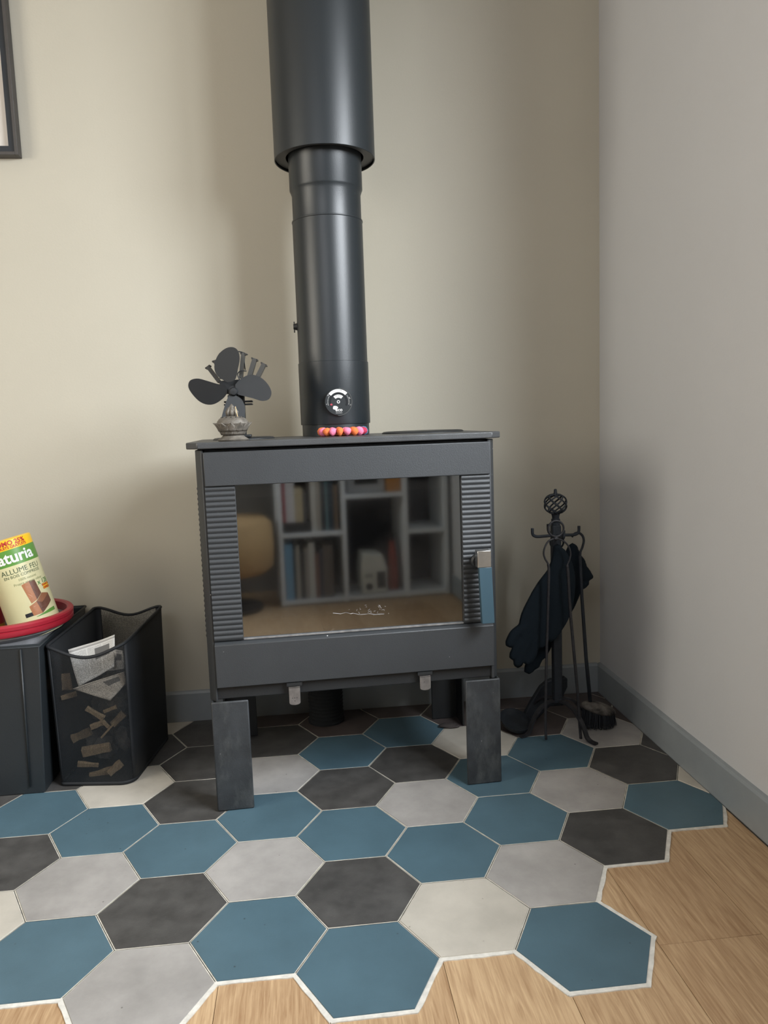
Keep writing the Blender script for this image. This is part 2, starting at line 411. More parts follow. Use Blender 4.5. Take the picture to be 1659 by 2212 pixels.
# casing: sides, back, roof and bottom with chamfered front corners
bm = bmesh.new()
prism(bm, [(0, .026), (.014, .008), (.0185, .008), (.0185, DP), (0, DP)], .268, .856)
prism(bm, [(.70, .026), (.70, DP), (.6815, DP), (.6815, .008), (.688, .008)], .268, .856)
box(bm, .0185, .6815, DP - .012, DP, .29, .856)
box(bm, .0185, .6815, .022, DP - .012, .838, .856)
box(bm, .0185, .6815, .022, DP - .012, .295, .31)
obj('body', bm, M_cast, st, bevel=.0012)
# side ribs and front ribs
rb = bmesh.new()
def ribprof(w, n=6): return [(0, 0)] + [(-.0028 * math.sin(PI * (.08 + .84 * k / n)), .0005 + w * (.04 + .92 * k / n)) for k in range(n + 1)] + [(0, w)]
NR = 30; RZ0, RZ1 = .413, .7725; RP = (RZ1 - RZ0) / NR
def ribmesh(L):
    bm = bmesh.new(); pr = ribprof(RP * .93)
    A = [bm.verts.new((0, p[0], p[1])) for p in pr]; B = [bm.verts.new((L, p[0], p[1])) for p in pr]
    bm.faces.new(A); bm.faces.new(B)
    for i in range(len(pr)): bm.faces.new((A[i], A[(i + 1) % len(pr)], B[(i + 1) % len(pr)], B[i]))
    bmesh.ops.recalc_face_normals(bm, faces=bm.faces)
    me = bpy.data.meshes.new('ridge'); bm.to_mesh(me); bm.free(); me.materials.append(M_cast)
    return me
rm = ribmesh(.066); rs = ribmesh(DP - .05)
# front door: upper band, lower band, ribbed stiles
dr = bpy.data.objects.new('door', None); COL.objects.link(dr); dr.parent = st; dr.empty_display_size = .03
obj('upper_band', boxm(.019, .6845, -.002, .022, .7735, .851), M_cast, dr, bevel=.002)
bm = bmesh.new(); prism(bm, [(.022, .303), (-.002, .303), (-.002, .404), (.010, .4125), (.022, .4125)], .0185, .686, axis='x')
obj('lower_band', bm, M_cast, st, bevel=.0015)
bm = bmesh.new()
box(bm, .0185, .0855, .004, .022, RZ0, RZ1 + .001); obj('left_stile', bm, M_cast, dr, bevel=.001)
bm = bmesh.new(); box(bm, .6135, .6845, .004, .022, RZ0, RZ1 + .001); obj('right_stile', bm, M_cast, dr, bevel=.001)
for i in range(NR):
    inst('ridge', rm, dr, (.0190, .0042, RZ0 + .0008 + i * RP))
    inst('ridge', rm, dr, (.6145, .0042, RZ0 + .0008 + i * RP), scale=(1.045, 1, 1))
    inst('side_ridge', rs, st, (.0002, DP - .01, RZ0 + .0008 + i * RP), (0, 0, -PI / 2))
    inst('side_ridge', rs, st, (.6998, .04, RZ0 + .0008 + i * RP), (0, 0, PI / 2))
# glass
M_glass = bpy.data.materials.new('dark_stove_glass'); M_glass.use_nodes = True
nt = M_glass.node_tree; N = nt.nodes; L = nt.links; N.remove(N['Principled BSDF'])
tr = N.new('ShaderNodeBsdfTransparent'); tr.inputs[0].default_value = (.42, .38, .34, 1)
gl = N.new('ShaderNodeBsdfGlossy'); gl.inputs['Roughness'].default_value = .045; gl.inputs[0].default_value = (.80, .90, 1.0, 1)
df = N.new('ShaderNodeBsdfDiffuse'); df.inputs[0].default_value = (.06, .055, .05, 1)
mx = N.new('ShaderNodeMixShader'); mx.inputs[0].default_value = .36; m2 = N.new('ShaderNodeMixShader')
tc = N.new('ShaderNodeTexCoord'); nz = N.new('ShaderNodeTexNoise'); nz.inputs['Scale'].default_value = 5; nz.inputs['Detail'].default_value = 5
L.new(tc.outputs['Object'], nz.inputs[0]); mr = N.new('ShaderNodeMapRange'); mr.inputs[1].default_value = .4; mr.inputs[2].default_value = .75; mr.inputs[3].default_value = .02; mr.inputs[4].default_value = .22
L.new(nz.outputs['Fac'], mr.inputs[0]); L.new(mr.outputs[0], m2.inputs[0])
L.new(tr.outputs[0], m2.inputs[1]); L.new(df.outputs[0], m2.inputs[2])
L.new(m2.outputs[0], mx.inputs[1]); L.new(gl.outputs[0], mx.inputs[2]); L.new(mx.outputs[0], N['Material Output'].inputs[0])
obj('glass', boxm(.0855, .6135, .0125, .0165, .4125, .7735), M_glass, dr)
# dusty seal strip below the glass
obj('seal', boxm(.086, .613, .006, .0125, .4122, .4150), M_dust, dr)
# handle
bm = bmesh.new()
Mx = Matrix.Translation((.6485, 0, .566)) @ Matrix.Rotation(PI / 2, 4, 'X')
lathe(bm, [(0, 0), (.0175, 0), (.0175, .006), (.0135, .010), (.0095, .010), (.0095, .030), (0, .030)], 28)
for v in bm.verts: v.co = Mx @ v.co
hd = obj('handle', bm, M_castd, dr, smooth='auto')
obj('handle_cap', boxm(.6365, .6690, -.047, -.024, .5575, .5975), M_chrome, dr, bevel=.0012, label='square chrome handle cap')
bm = bmesh.new(); vs = box(bm, .6400, .6705, -.046, -.032, .4220, .5573)
for v in vs:
    if v.co.z < .5: v.co.x += .005
obj('handle_grip', bm, M_hblue, dr, bevel=.001, label='flat blue handle grip')
# inside of the firebox
fb = obj('firebox', boxm(.03, .67, DP - .07, DP - .045, .40, .80), M_soot, st)
bm = bmesh.new(); box(bm, .03, .045, .03, DP - .07, .40, .80); obj('side_liner', bm, M_soot, st)
bm = bmesh.new(); box(bm, .655, .67, .03, DP - .07, .40, .80); obj('side_liner', bm, M_soot, st)
obj('air_deflector', boxm(.095, .605, .030, .034, .742, .772), mat('deflector_steel', (.22, .22, .22, 1), .5, metal=.3), st)
bm = bmesh.new(); pts = [Vector((.300 + .012 * i + random.uniform(-.004, .004), .0118, .4600 - .0014 * i + random.uniform(-.003, .003))) for i in range(11)]
for a_, b_ in zip(pts, pts[1:]): tube(bm, [a_, b_], random.uniform(.0003, .0008), 4)
for i in range(26):
    a_ = random.choice(pts[4:]) + Vector((random.uniform(-.012, .012), 0, random.uniform(-.004, .022))); tube(bm, [a_, a_ + Vector((random.uniform(-.006, .006), 0, random.uniform(-.005, .005)))], .00035, 4)
obj('ash_residue', bm, M_ash, dr, kind='stuff')
obj('floor_brick', boxm(.046, .348, .03, DP - .072, .39, .412), M_brick, st, bevel=.003)
obj('floor_brick', boxm(.352, .654, .03, DP - .072, .39, .412), M_brick, st, bevel=.003)
obj('log_retainer', boxm(.060, .640, .040, .056, .412, .446), M_brick, st, bevel=.002)
bm = bmesh.new()
vs = box(bm, .046, .654, .05, .30, .770, .785)
for v in vs:
    if v.co.y > .2: v.co.z -= .10
obj('baffle', bm, M_soot, st)
bm = bmesh.new()
for i in range(60):
    a = random.random(); c = Vector((.30 + random.gauss(0, .09), .15 + random.gauss(0, .05), .416))
    r = random.uniform(.006, .02)
    q = bmesh.ops.create_icosphere(bm, subdivisions=1, radius=r)['verts']
    for v in q: v.co = Vector((v.co.x * random.uniform(.8, 1.6), v.co.y, v.co.z * .6)) + c
obj('ash', bm, M_ash, st, kind='stuff')
# lower lip and levers
obj('ash_lip', boxm(.0170, .6850, .014, .05, .2705, .300), M_castd, st, bevel=.002)
for x0, z0 in ((.1835, .2475), (.4985, .2560)):
    bm = bmesh.new(); box(bm, x0 - .004, x0 + .032, -.001, .013, .2935, .3015); obj('lever_slot', bm, M_castd, st)
    bm = bmesh.new(); w_ = .0265
    pts = [(x0, .2925), (x0, z0 + .006)] + [(x0 + w_ / 2 - w_ / 2 * math.cos(a * PI / 6), z0 + .006 - .006 * math.sin(a * PI / 6)) for a in range(1, 6)] + [(x0 + w_, z0 + .006), (x0 + w_, .2925)]
    prism(bm, pts, -.004, .000, axis='y'); box(bm, x0, x0 + w_, -.004, .014, .2885, .2925)
    lv = obj('lever', bm, M_steel, st, bevel=.0008, label='small grey steel damper lever')
    bm = bmesh.new()
    for hx, hz in ((.3, .5), (.5, .5), (.7, .5), (.5, .3)) if x0 < .3 else ((.4, .6),):
        q = bmesh.ops.create_cone(bm, segments=8, radius1=.0009, radius2=.0009, depth=.0004, cap_ends=True)['verts']
        for v in q: v.co = Vector((v.co.x, v.co.z, v.co.y)) + Vector((x0 + w_ * hx, -.0043, z0 + .036 * hz))
    obj('hole', bm, M_castd, lv)
# legs: folded plates
def leg(x0, x1, yf, side, back=False):
    bm = bmesh.new(); t = .006; d = .075
    if not back:
        pts = [(x0, yf), (x1, yf), (x1, yf + (d if side > 0 else t)), (x1 - t, yf + (d if side > 0 else t))] if False else None
        if side > 0: pts = [(x0, yf), (x1, yf), (x1, yf + d), (x1 - t, yf + d), (x1 - t, yf + t), (x0, yf + t)]
        else: pts = [(x0, yf), (x1, yf), (x1, yf + t), (x0 + t, yf + t), (x0 + t, yf + d), (x0, yf + d)]
    else:
        if side > 0: pts = [(x0, yf), (x1, yf), (x1, yf - d), (x1 - t, yf - d), (x1 - t, yf - t), (x0, yf - t)]
        else: pts = [(x0, yf), (x1, yf), (x1, yf - t), (x0 + t, yf - t), (x0 + t, yf - d), (x0, yf - d)]
    prism(bm, pts, .0005, .2685 if not back else .29)
    return bm
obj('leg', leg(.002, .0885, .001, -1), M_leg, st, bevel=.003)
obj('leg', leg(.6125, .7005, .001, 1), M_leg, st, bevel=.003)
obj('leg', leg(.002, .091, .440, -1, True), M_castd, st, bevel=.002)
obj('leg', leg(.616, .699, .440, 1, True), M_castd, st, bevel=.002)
# top plate
bm = bmesh.new()
prism(bm, [(-.019, .022), (.008, -.006), (.690, -.006), (.717, .022), (.717, .455), (-.019, .455)], .8585, .8735)
obj('top_plate', bm, M_top, st, bevel=.0025)
for cx_, r in ((.105, .078), (.572, .108)):
    bm = bmesh.new(); lathe(bm, [(0, .8736), (r, .8736), (r, .8755), (r - .004, .8785), (r - .012, .8792), (0, .8786)], 48, (cx_, .24, 0))
    obj('hot_plate_cover', bm, M_castd, st, smooth='auto')

# ------------------------------------------------------------------ flue pipe
M_pipe = mat('flue_enamel', (.0105, .0145, .0175, 1), .38, var=.06, scale=3, bump=.08, bscale=500)
PX, PY = -.8352, -.250
fp = thing('flue_pipe', 'black enamelled flue pipe rising from stove top into a wider sleeve', 'stove pipe', (PX, PY, .8737))
def seg(name, prof, s=64, m_=M_pipe):
    bm = bmesh.new(); lathe(bm, [(r, z - .8737) for r, z in prof], s); return obj(name, bm, m_, fp, smooth='auto')
seg('base_collar', [(.0905, .8739), (.0905, .9045), (.080, .9045), (.080, .8739)])
seg('lower_section', [(.080, .9040), (.0935, .9040), (.0940, .906), (.0940, 1.0665), (.0932, 1.0672), (.080, 1.0672)])
seg('main_section', [(.080, 1.0673), (.0922, 1.0673), (.0922, 1.4285), (.0930, 1.4292), (.0935, 1.4310), (.0930, 1.4330), (.0905, 1.4335), (.080, 1.4335)])
seg('upper_section', [(.080, 1.4336), (.0900, 1.4336), (.0900, 1.498), (.0935, 1.508), (.0953, 1.512), (.0953, 2.49), (.080, 2.49)])
seg('sleeve', [(.1285, 1.5870), (.1300, 1.5860), (.1310, 1.5870), (.1310, 2.499), (.1285, 2.499)], 96)
seg('sleeve_cap', [(.1015, 1.5935), (.1284, 1.5935), (.1284, 1.598), (.1015, 1.598), (.1015, 1.5935)], 64, mat('sleeve_cap_grey', (.05, .055, .06, 1), .5))
bm = bmesh.new(); q = bmesh.ops.create_cone(bm, segments=20, radius1=.010, radius2=.007, depth=.012, cap_ends=True)['verts']
for v in q: v.co = Vector((-v.co.z - .096, v.co.x, v.co.y + 1.165 - .8737))
box(bm, -.101, -.098, -.004, .004, 1.150 - .8737, 1.178 - .8737)
obj('damper_knob', bm, M_castd, fp, smooth='auto')

# ------------------------------------------------------------------ text helper
def textmesh(s, size, bold=0.0, res=3):
    cu = bpy.data.curves.new('t', 'FONT'); cu.body = s; cu.size = size; cu.align_x = 'CENTER'; cu.align_y = 'CENTER'
    cu.offset = bold; cu.resolution_u = res
    o = bpy.data.objects.new('t', cu); COL.objects.link(o)
    dg = bpy.context.evaluated_depsgraph_get(); me = bpy.data.meshes.new_from_object(o.evaluated_get(dg))
    bm = bmesh.new(); bm.from_mesh(me)
    bpy.data.objects.remove(o); bpy.data.meshes.remove(me)
    return bm
M_white = mat('white_print', (.72, .72, .70, 1), .5)
M_red = mat('red_print', (.42, .03, .015, 1), .5)

# ------------------------------------------------------------------ magnetic thermometer on the pipe
dc = at(731, 868, PY - .098)
di = thing('flue_thermometer', 'round black magnetic dial thermometer with white scale on the flue pipe', 'thermometer', (dc.x, PY - .0945, dc.z))
di.rotation_euler = (0, 0, 0)
def ydisc(bm, r0, r1, a0, a1, y, t, n=40):
    pts = [(r1 * math.cos(a0 + (a1 - a0) * k / n), r1 * math.sin(a0 + (a1 - a0) * k / n)) for k in range(n + 1)]
    pts += [(r0 * math.cos(a1 - (a1 - a0) * k / n), r0 * math.sin(a1 - (a1 - a0) * k / n)) for k in range(n + 1)]
    prism(bm, pts, y, y - t, axis='y')
RD = .0352
bm = bmesh.new(); lathe(bm, [(0, 0), (RD, 0), (RD, .0045), (RD - .001, .0055), (0, .0055)], 48)
for v in bm.verts: v.co = Vector((v.co.x, -v.co.z, v.co.y))
obj('dial', bm, mat('dial_black', (.018, .022, .024, 1), .4), di, smooth='auto')
M_bandd = mat('dial_band', (.008, .010, .012, 1), .35)
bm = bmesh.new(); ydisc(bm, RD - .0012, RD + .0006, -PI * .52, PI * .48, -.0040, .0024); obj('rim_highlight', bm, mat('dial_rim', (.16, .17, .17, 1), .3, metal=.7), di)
bm = bmesh.new(); ydisc(bm, .0245, .0325, math.radians(43), math.radians(139), -.0055, .0004); obj('white_scale', bm, M_white, di)
bm = bmesh.new(); ydisc(bm, .0195, .0240, math.radians(-28), math.radians(205), -.0055, .0003); obj('dark_band', bm, M_bandd, di)
bm = bmesh.new(); ydisc(bm, .0105, .0185, math.radians(48), math.radians(132), -.0055, .0004); obj('inner_scale', bm, M_white, di)
bm = bmesh.new(); ydisc(bm, .0024, .0040, 0, 2 * PI * .999, -.0055, .0007); obj('pivot', bm, M_white, di)
bm = bmesh.new()
for a in list(range(148, 200, 6)) + list(range(-14, 40, 6)):
    a = math.radians(a); c, s_ = math.cos(a), math.sin(a)
    Mr = Matrix.Rotation(-a, 4, 'Y'); box(bm, .0262, .0285, -.0059, -.0055, -.0003, .0003, Mr)
obj('tick_marks', bm, M_white, di)
bm = bmesh.new()
for k in range(9):
    a = math.radians(60 + k * 8); Mr = Matrix.Rotation(-a, 4, 'Y'); box(bm, .0247, .0262, -.0062, -.0058, -.0002, .0002, Mr)
obj('scale_ticks', bm, M_bandd, di)
def dialtext(s, size, x, z, rot=0, m_=M_white, bold=0.0, y=-.0061):
    bm = textmesh(s, size, bold)
    for v in bm.verts:
        p = Vector((v.co.x, v.co.y)); c, s_ = math.cos(rot), math.sin(rot)
        v.co = Vector((x + p.x * c - p.y * s_, y, z + p.x * s_ + p.y * c))
    return obj('lettering', bm, m_, di)
dialtext('eco', .0125, .0005, -.0205, bold=.0002)
dialtext('OPTIMAL', .0040, 0, .0148, m_=M_bandd)
dialtext('200', .0040, .0075, .0292, -.25, m_=M_bandd)
dialtext('0', .0036, -.0305, -.0055, 1.3); dialtext('100', .0036, -.0262, .0175, .9)
dialtext('300', .0036, .0290, .0090, -1.2); dialtext('°C', .0036, .0305, -.0085, -1.6)
dialtext('thermomètre', .0030, .0005, -.0283)
bm = bmesh.new(); q = bmesh.ops.create_circle(bm, cap_ends=True, segments=9, radius=.0062)['verts']
for i, v in enumerate(q): k = 1 + .18 * (i % 2); v.co = Vector((v.co.x * k - .0085, -.0062, v.co.y * k * .8 - .0150))
obj('white_leaf_mark', bm, M_white, di)
bm = bmesh.new(); q = bmesh.ops.create_circle(bm, cap_ends=True, segments=9, radius=.0032)['verts']
for v in q: v.co = Vector((v.co.x - .0185, -.0063, v.co.y * .8 - .0065))
obj('red_mark', bm, mat('dial_red', (.35, .04, .06, 1), .5), di)

# ------------------------------------------------------------------ felt ring on the stove top
M_pk = mat('pink_wool', (.80, .20, .33, 1), .95, bump=.8, bscale=500); M_or = mat('orange_wool', (.72, .17, .045, 1), .95, bump=.8, bscale=500)
M_rw = mat('red_wool', (.42, .03, .07, 1), .95, bump=.8, bscale=500); M_bw = mat('blue_wool', (.06, .16, .27, 1), .95, bump=.8, bscale=500)
pc = at(741, 936, -.385)
fr_ = thing('wool_trivet', 'small round knitted trivet of pink and orange woollen lobes against the flue pipe', 'trivet', (pc.x, -.388, .8737))
def blob(bm, c, r, sub=2):
    q = bmesh.ops.create_icosphere(bm, subdivisions=sub, radius=1)['verts']
    for v in q: v.co = Vector((v.co.x * r[0], v.co.y * r[1], v.co.z * r[2])) + Vector(c)
    return q
n = 18
for i in range(n):
    a = 2 * PI * i / n; x = .052 * math.cos(a); y = .034 * math.sin(a)
    m_ = (M_pk, M_or)[i % 2]
    if math.cos(a) > .80: m_ = M_rw
    if math.cos(a) > .93 and math.sin(a) > -.1: m_ = M_bw
    bm = bmesh.new()
    q = blob(bm, (0, 0, 0), (.0098 * random.uniform(.8, 1.2), .013, .0112 * random.uniform(.9, 1.1)))
    for v in q:
        v.co *= 1 + random.uniform(-.08, .08)
        v.co.x *= 1 + .35 * v.co.z / .0112
    Mr = Matrix.Translation((x, y, .0112)) @ Matrix.Rotation(a - PI / 2 + random.uniform(-.2, .2), 4, 'Z') @ Matrix.Rotation(random.uniform(-.3, .3), 4, 'X')
    for v in bm.verts: v.co = Mr @ v.co
    obj('lobe', bm, m_, fr_, smooth=True)
bm = bmesh.new(); lathe(bm, [(0, .002), (.046, .002), (.048, .010), (0, .012)], 24)
for v in bm.verts: v.co.y *= .62
obj('centre', bm, M_or, fr_, smooth=True)

# ------------------------------------------------------------------ heat powered stove fan
M_fan = mat('fan_black', (.010, .0115, .013, 1), .5, var=.1, scale=20)
M_fin = mat('fan_grey_aluminium', (.065, .063, .058, 1), .5, metal=.5)
FY = -.445
fo = at(503, 843, FY)
fan = thing('stove_fan', 'black four-bladed heat powered fan standing on the stove top', 'fan', (fo.x, FY, .8792))
def loc(u, v, dy=0):
    p = at(u, v, FY + dy); return Vector((p.x - fo.x, dy, p.z - .8792))
def cr(x, y): return (390 + x / 7.541, 730 + y / 7.541)
def silh(pts, y0, t, tw=0, cx=None):
    P = smoothpath([(p[0], p[1], 0) for p in pts + [pts[0]]], 5)[:-1]
    bm = bmesh.new(); q = []
    L_ = [loc(*cr(p.x, p.y)) for p in P]
    c0 = sum((l for l in L_), Vector()) / len(L_)
    A = []; B = []
    hub = loc(503, 845)
    for l in L_:
        d = (l - hub); perp = 0
        A.append((l.x, l.z)); B.append((l.x, l.z))
    ax = Vector((c0.x - hub.x, c0.z - hub.z)).normalized(); pn = Vector((-ax.y, ax.x))
    va = [bm.verts.new((a[0], y0 + tw * ((a[0] - hub.x) * pn.x + (a[1] - hub.z) * pn.y), a[1])) for a in A]
    vb = [bm.verts.new((v.co.x, v.co.y + t, v.co.z)) for v in va]
    bm.faces.new(va); bm.faces.new(vb); n_ = len(va)
    for i in range(n_): bm.faces.new((va[i], va[(i + 1) % n_], vb[(i + 1) % n_], vb[i]))
    bmesh.ops.triangulate(bm, faces=[f for f in bm.faces if len(f.verts) > 4])
    return bm
BL = [[(760, 720), (600, 620), (545, 470), (600, 290), (720, 180), (840, 152), (930, 200), (968, 330), (940, 500), (890, 680)],
      [(760, 900), (690, 985), (560, 1070), (430, 1085), (300, 1030), (180, 900), (130, 790), (165, 695), (290, 665), (450, 705), (610, 752), (740, 775)],
      [(890, 760), (960, 680), (1080, 610), (1200, 602), (1330, 660), (1440, 780), (1482, 900), (1440, 1000), (1330, 1028), (1180, 985), (1040, 950), (920, 905)],
      [(790, 930), (880, 930), (980, 985), (1040, 1090), (1050, 1200), (1030, 1290), (950, 1330), (820, 1330), (690, 1300), (680, 1270), (730, 1090)]]
for b_ in BL: obj('blade', silh(b_, -.002, .0016, .22), M_fan, fan, bevel=0)
bm = bmesh.new(); lathe(bm, [(0, 0), (.010, 0), (.0105, .010), (.008, .016), (0, .017)], 20)
h0 = loc(505, 846)
for v in bm.verts: v.co = Vector((v.co.x + h0.x, .006 - v.co.z, v.co.y + h0.z))
obj('hub', bm, M_fan, fan, smooth='auto')
bm = bmesh.new(); lathe(bm, [(0, 0), (.015, 0), (.015, .030), (0, .030)], 20)
for v in bm.verts: v.co = Vector((v.co.x + h0.x, .036 - v.co.z, v.co.y + h0.z))
obj('motor', bm, M_fan, fan, smooth='auto')
# fins of the heat sink (behind the blades)
def bar(bm, a, b, wd, y0, y1, head=0):
    a = Vector((a.x, a.z)); b = Vector((b.x, b.z)); d = (b - a).normalized(); n_ = Vector((-d.y, d.x)) * wd / 2
    prism(bm, [tuple(a - n_), tuple(b - n_), tuple(b + n_), tuple(a + n_)], y0, y1, axis='y')
    if head:
        h1 = b - n_ * 1.25; h2 = b + n_ * 1.25
        for h in (h1, h2):
            prism(bm, [(h.x + .0022 * math.cos(k * PI / 4), h.y + .0022 * math.sin(k * PI / 4)) for k in range(8)], y0, y1, axis='y')
        prism(bm, [tuple(h1), tuple(h2), tuple(h2 + d * .0018), tuple(h1 + d * .0018)], y0, y1, axis='y')
for a, b, wd in (((600, 700), (415, 455), .0085), ((640, 640), (535, 355), .0085), ((800, 650), (800, 200), .011), ((960, 640), (1000, 235), .0085), ((1095, 640), (1190, 325), .0105), ((1230, 640), (1345, 410), .0105), ((700, 640), (670, 245), .008)):
    bm = bmesh.new(); bar(bm, loc(*cr(*a)), loc(*cr(*b)), wd, .030, .060, 1); obj('fin', bm, M_fin, fan)
bm = bmesh.new(); prism(bm, [(loc(*cr(x, y)).x, loc(*cr(x, y)).z) for x, y in ((590, 690), (1290, 640), (1150, 900), (700, 900))], .028, .062, axis='y')
obj('heat_sink', bm, M_fan, fan, bevel=.002)
bm = bmesh.new()
bz = 0
lc = loc(*cr(885, 1000))
box(bm, lc.x - .020, lc.x + .020, .030, .058, .006, lc.z + .012)
box(bm, lc.x - .032, lc.x + .032, .022, .066, .0, .007)
obj('base', bm, M_fan, fan, bevel=.002)
for yy in (1038, 1085):
    bm = bmesh.new(); a = loc(*cr(690, yy)); b = loc(*cr(1155, yy)); box(bm, a.x, b.x, .024, .064, a.z - .0018, a.z + .0018); obj('clamp_plate', bm, M_fan, fan)
bm = bmesh.new(); tube(bm, smoothpath([loc(*cr(*p), .045) for p in ((630, 262), (700, 225), (800, 215), (950, 222), (1020, 240), (1095, 275))], 5), .0016, 6)
tube(bm, [loc(*cr(1035, 250), .045), loc(*cr(1040, 400), .045), loc(*cr(1052, 520), .045)], .0014, 6)
tube(bm, smoothpath([loc(*cr(*p), .02) for p in ((960, 680), (930, 590), (980, 540), (1075, 540))], 5), .0015, 6)
obj('carry_wire', bm, M_fan, fan, smooth=True)

# ------------------------------------------------------------------ lotus incense holder
M_bronze = mat('aged_bronze', (.14, .125, .105, 1), .62, metal=.35, var=.4, scale=60, bump=.5, bscale=300)
IY = -.535
ic = at(504, 945, IY)
ih = thing('incense_holder', 'small grey bronze lotus shaped incense burner in front of the fan', 'incense burner', (ic.x, IY, .8737))
ih.scale = (1.17, 1.17, 1.17)
bm = bmesh.new(); lathe(bm, [(0, 0), (.0290, 0), (.0310, .0025), (.0235, .0075), (.0190, .0125), (.0180, .0150), (.0235, .0185), (.0310, .0260), (.0345, .0340), (.0335, .0360), (.0280, .0350), (.0, .034)], 40)
obj('bowl', bm, M_bronze, ih, smooth='auto')
bm = bmesh.new(); prof = [(.031, .034), (.0300, .0385), (.0255, .0440), (.0180, .0475), (.0085, .0490), (0, .0492)]
lathe(bm, prof, 32); obj('pierced_lid', bm, M_bronze, ih, smooth=True)
for ring, (rr, zz, hh, nn, off) in enumerate(((.0335, .027, .0135, 12, 0), (.0290, .020, .014, 12, .5))):
    for i in range(nn):
        a = 2 * PI * (i + off) / nn; bm = bmesh.new(); G = []
        for u_ in range(7):
            tu = u_ / 6; row = []
            wd = .0092 * math.sin(PI * min(1, .25 + tu * .55)) * (1 - tu ** 3) + .0004
            for v_ in range(5):
                tv = v_ / 4 * 2 - 1
                rad = rr - .006 * (1 - tu) + .0045 * tu ** 2 - .0015 * tv * tv + .0005
                row.append(bm.verts.new((rad * math.cos(a) - wd * tv * math.sin(a), rad * math.sin(a) + wd * tv * math.cos(a), zz - .008 + hh * 1.25 * tu)))
            G.append(row)
        for u_ in range(6):
            for v_ in range(4): bm.faces.new((G[u_][v_], G[u_][v_ + 1], G[u_ + 1][v_ + 1], G[u_ + 1][v_]))
        o = obj('petal', bm, M_bronze, ih, smooth=True); s_ = o.modifiers.new('s', 'SOLIDIFY'); s_.thickness = .0011
bm = bmesh.new(); lathe(bm, [(.0, .048), (.0090, .0485), (.0098, .055), (.0085, .0610), (.0045, .0680), (0, .0735)], 20); obj('bud', bm, M_bronze, ih, smooth=True)
for i in range(8):
    a = 2 * PI * i / 8; bm = bmesh.new()
    tube(bm, [((.0092) * math.cos(a), .0092 * math.sin(a), .049), (.0102 * math.cos(a), .0102 * math.sin(a), .057), (.0062 * math.cos(a), .0062 * math.sin(a), .066)], [.0028, .0030, .0010], 6)
    obj('bud_leaf', bm, M_bronze, ih, smooth=True)
bm = bmesh.new()
for i in range(14):
    a = 2 * PI * i / 14 + .2; q = blob(bm, (.0215 * math.cos(a), .0215 * math.sin(a), .0463), (.0016, .0016, .0012), 1)
obj('lid_holes', bm, M_castd, ih)
bm = bmesh.new(); tube(bm, [(.0090, -.012, .046), (.0060, -.014, .066)], .0007, 6)
s = obj('incense_stick', bm, mat('bamboo', (.72, .52, .28, 1), .7), None)
s.scale = (1.17, 1.17, 1.17); s.location = (ic.x + .003, IY, .8737 + .0012); tag(s, 'short pale stub of an incense stick stuck in the lotus burner', 'incense stick')

# ------------------------------------------------------------------ air duct behind the stove
du = at(706, 1563, -.10)
M_duct = mat('black_duct', (.008, .010, .012, 1), .9, bump=.6, bscale=120)
dt = thing('air_duct', 'black flexible round air duct on the floor beneath the back of the stove', 'duct', (du.x, -.070, 0))
bm = bmesh.new(); prof = [(.048, .0005)]
for i in range(25):
    z = .003 + i * .0112; prof += [(.0515, z), (.0535, z + .004), (.0515, z + .008)]
prof += [(.048, .2835)]; lathe(bm, prof, 36); obj('sleeve', bm, M_duct, dt, smooth='auto')
bm = bmesh.new(); lathe(bm, [(.0555, .0005), (.0555, .006), (.053, .007)], 36); obj('floor_ring', bm, M_duct, dt)

# ------------------------------------------------------------------ fireplace tool stand
M_iron = mat('wrought_iron', (.010, .014, .020, 1), .7, var=.25, scale=40, bump=.5, bscale=200)
M_iron2 = mat('worn_wrought_iron', (.032, .032, .036, 1), .45, metal=.3, var=.3, scale=60, bump=.4, bscale=250)
TX, TY = -.2290, -.270
ts = thing('tool_stand', 'black wrought iron fireplace tool stand with cage finial in the corner', 'tool stand', (TX, TY, 0))
bm = bmesh.new(); vs = box(bm, -.0125, .0125, -.0125, .0125, .082, .600); obj('post', bm, M_iron, ts, bevel=.003)
bm = bmesh.new(); lathe(bm, [(0, .598), (.0125, .598), (.0125, .606), (.0100, .608), (.0122, .611), (.0122, .617), (.0098, .619), (.0105, .626), (.0125, .632), (.007, .636), (0, .637)], 16)
obj('collar', bm, M_iron, ts, smooth='auto')
bm = bmesh.new(); zc, hz = .660, .0265
for sgn in (1, -1):
    for k_ in range(6):
        pts = []
        for i in range(25):
            t = i / 24; ph = PI * t; rr = .0285 * math.sin(ph) ** .75 + .003
            a = 2 * PI * k_ / 6 + sgn * (t - .5) * PI * 1.0 + .3
            pts.append((rr * math.cos(a), rr * math.sin(a), zc - hz * math.cos(ph)))
        tube(bm, pts, .0023, 6)
obj('cage', bm, M_iron, ts, smooth=True)
bm = bmesh.new(); lathe(bm, [(0, .680), (.010, .682), (.0065, .688), (.0048, .692), (.0043, .6995), (.003, .702), (0, .7025)], 14); obj('tip', bm, M_iron, ts, smooth=True)
hooks = [(-1, 0), (1, 0), (0, -1), (0, 1)]
for hx, hy in hooks:
    bm = bmesh.new(); r = .065
    pts = [(hx * .008, hy * .008, .571), (hx * r * .75, hy * r * .75, .5695), (hx * r * .95, hy * r * .95, .572), (hx * r * 1.03, hy * r * 1.03, .578), (hx * r * 1.04, hy * r * 1.04, .594)]
    tube(bm, smoothpath(pts, 5), .0043, 8); obj('hook', bm, M_iron, ts, smooth=True)
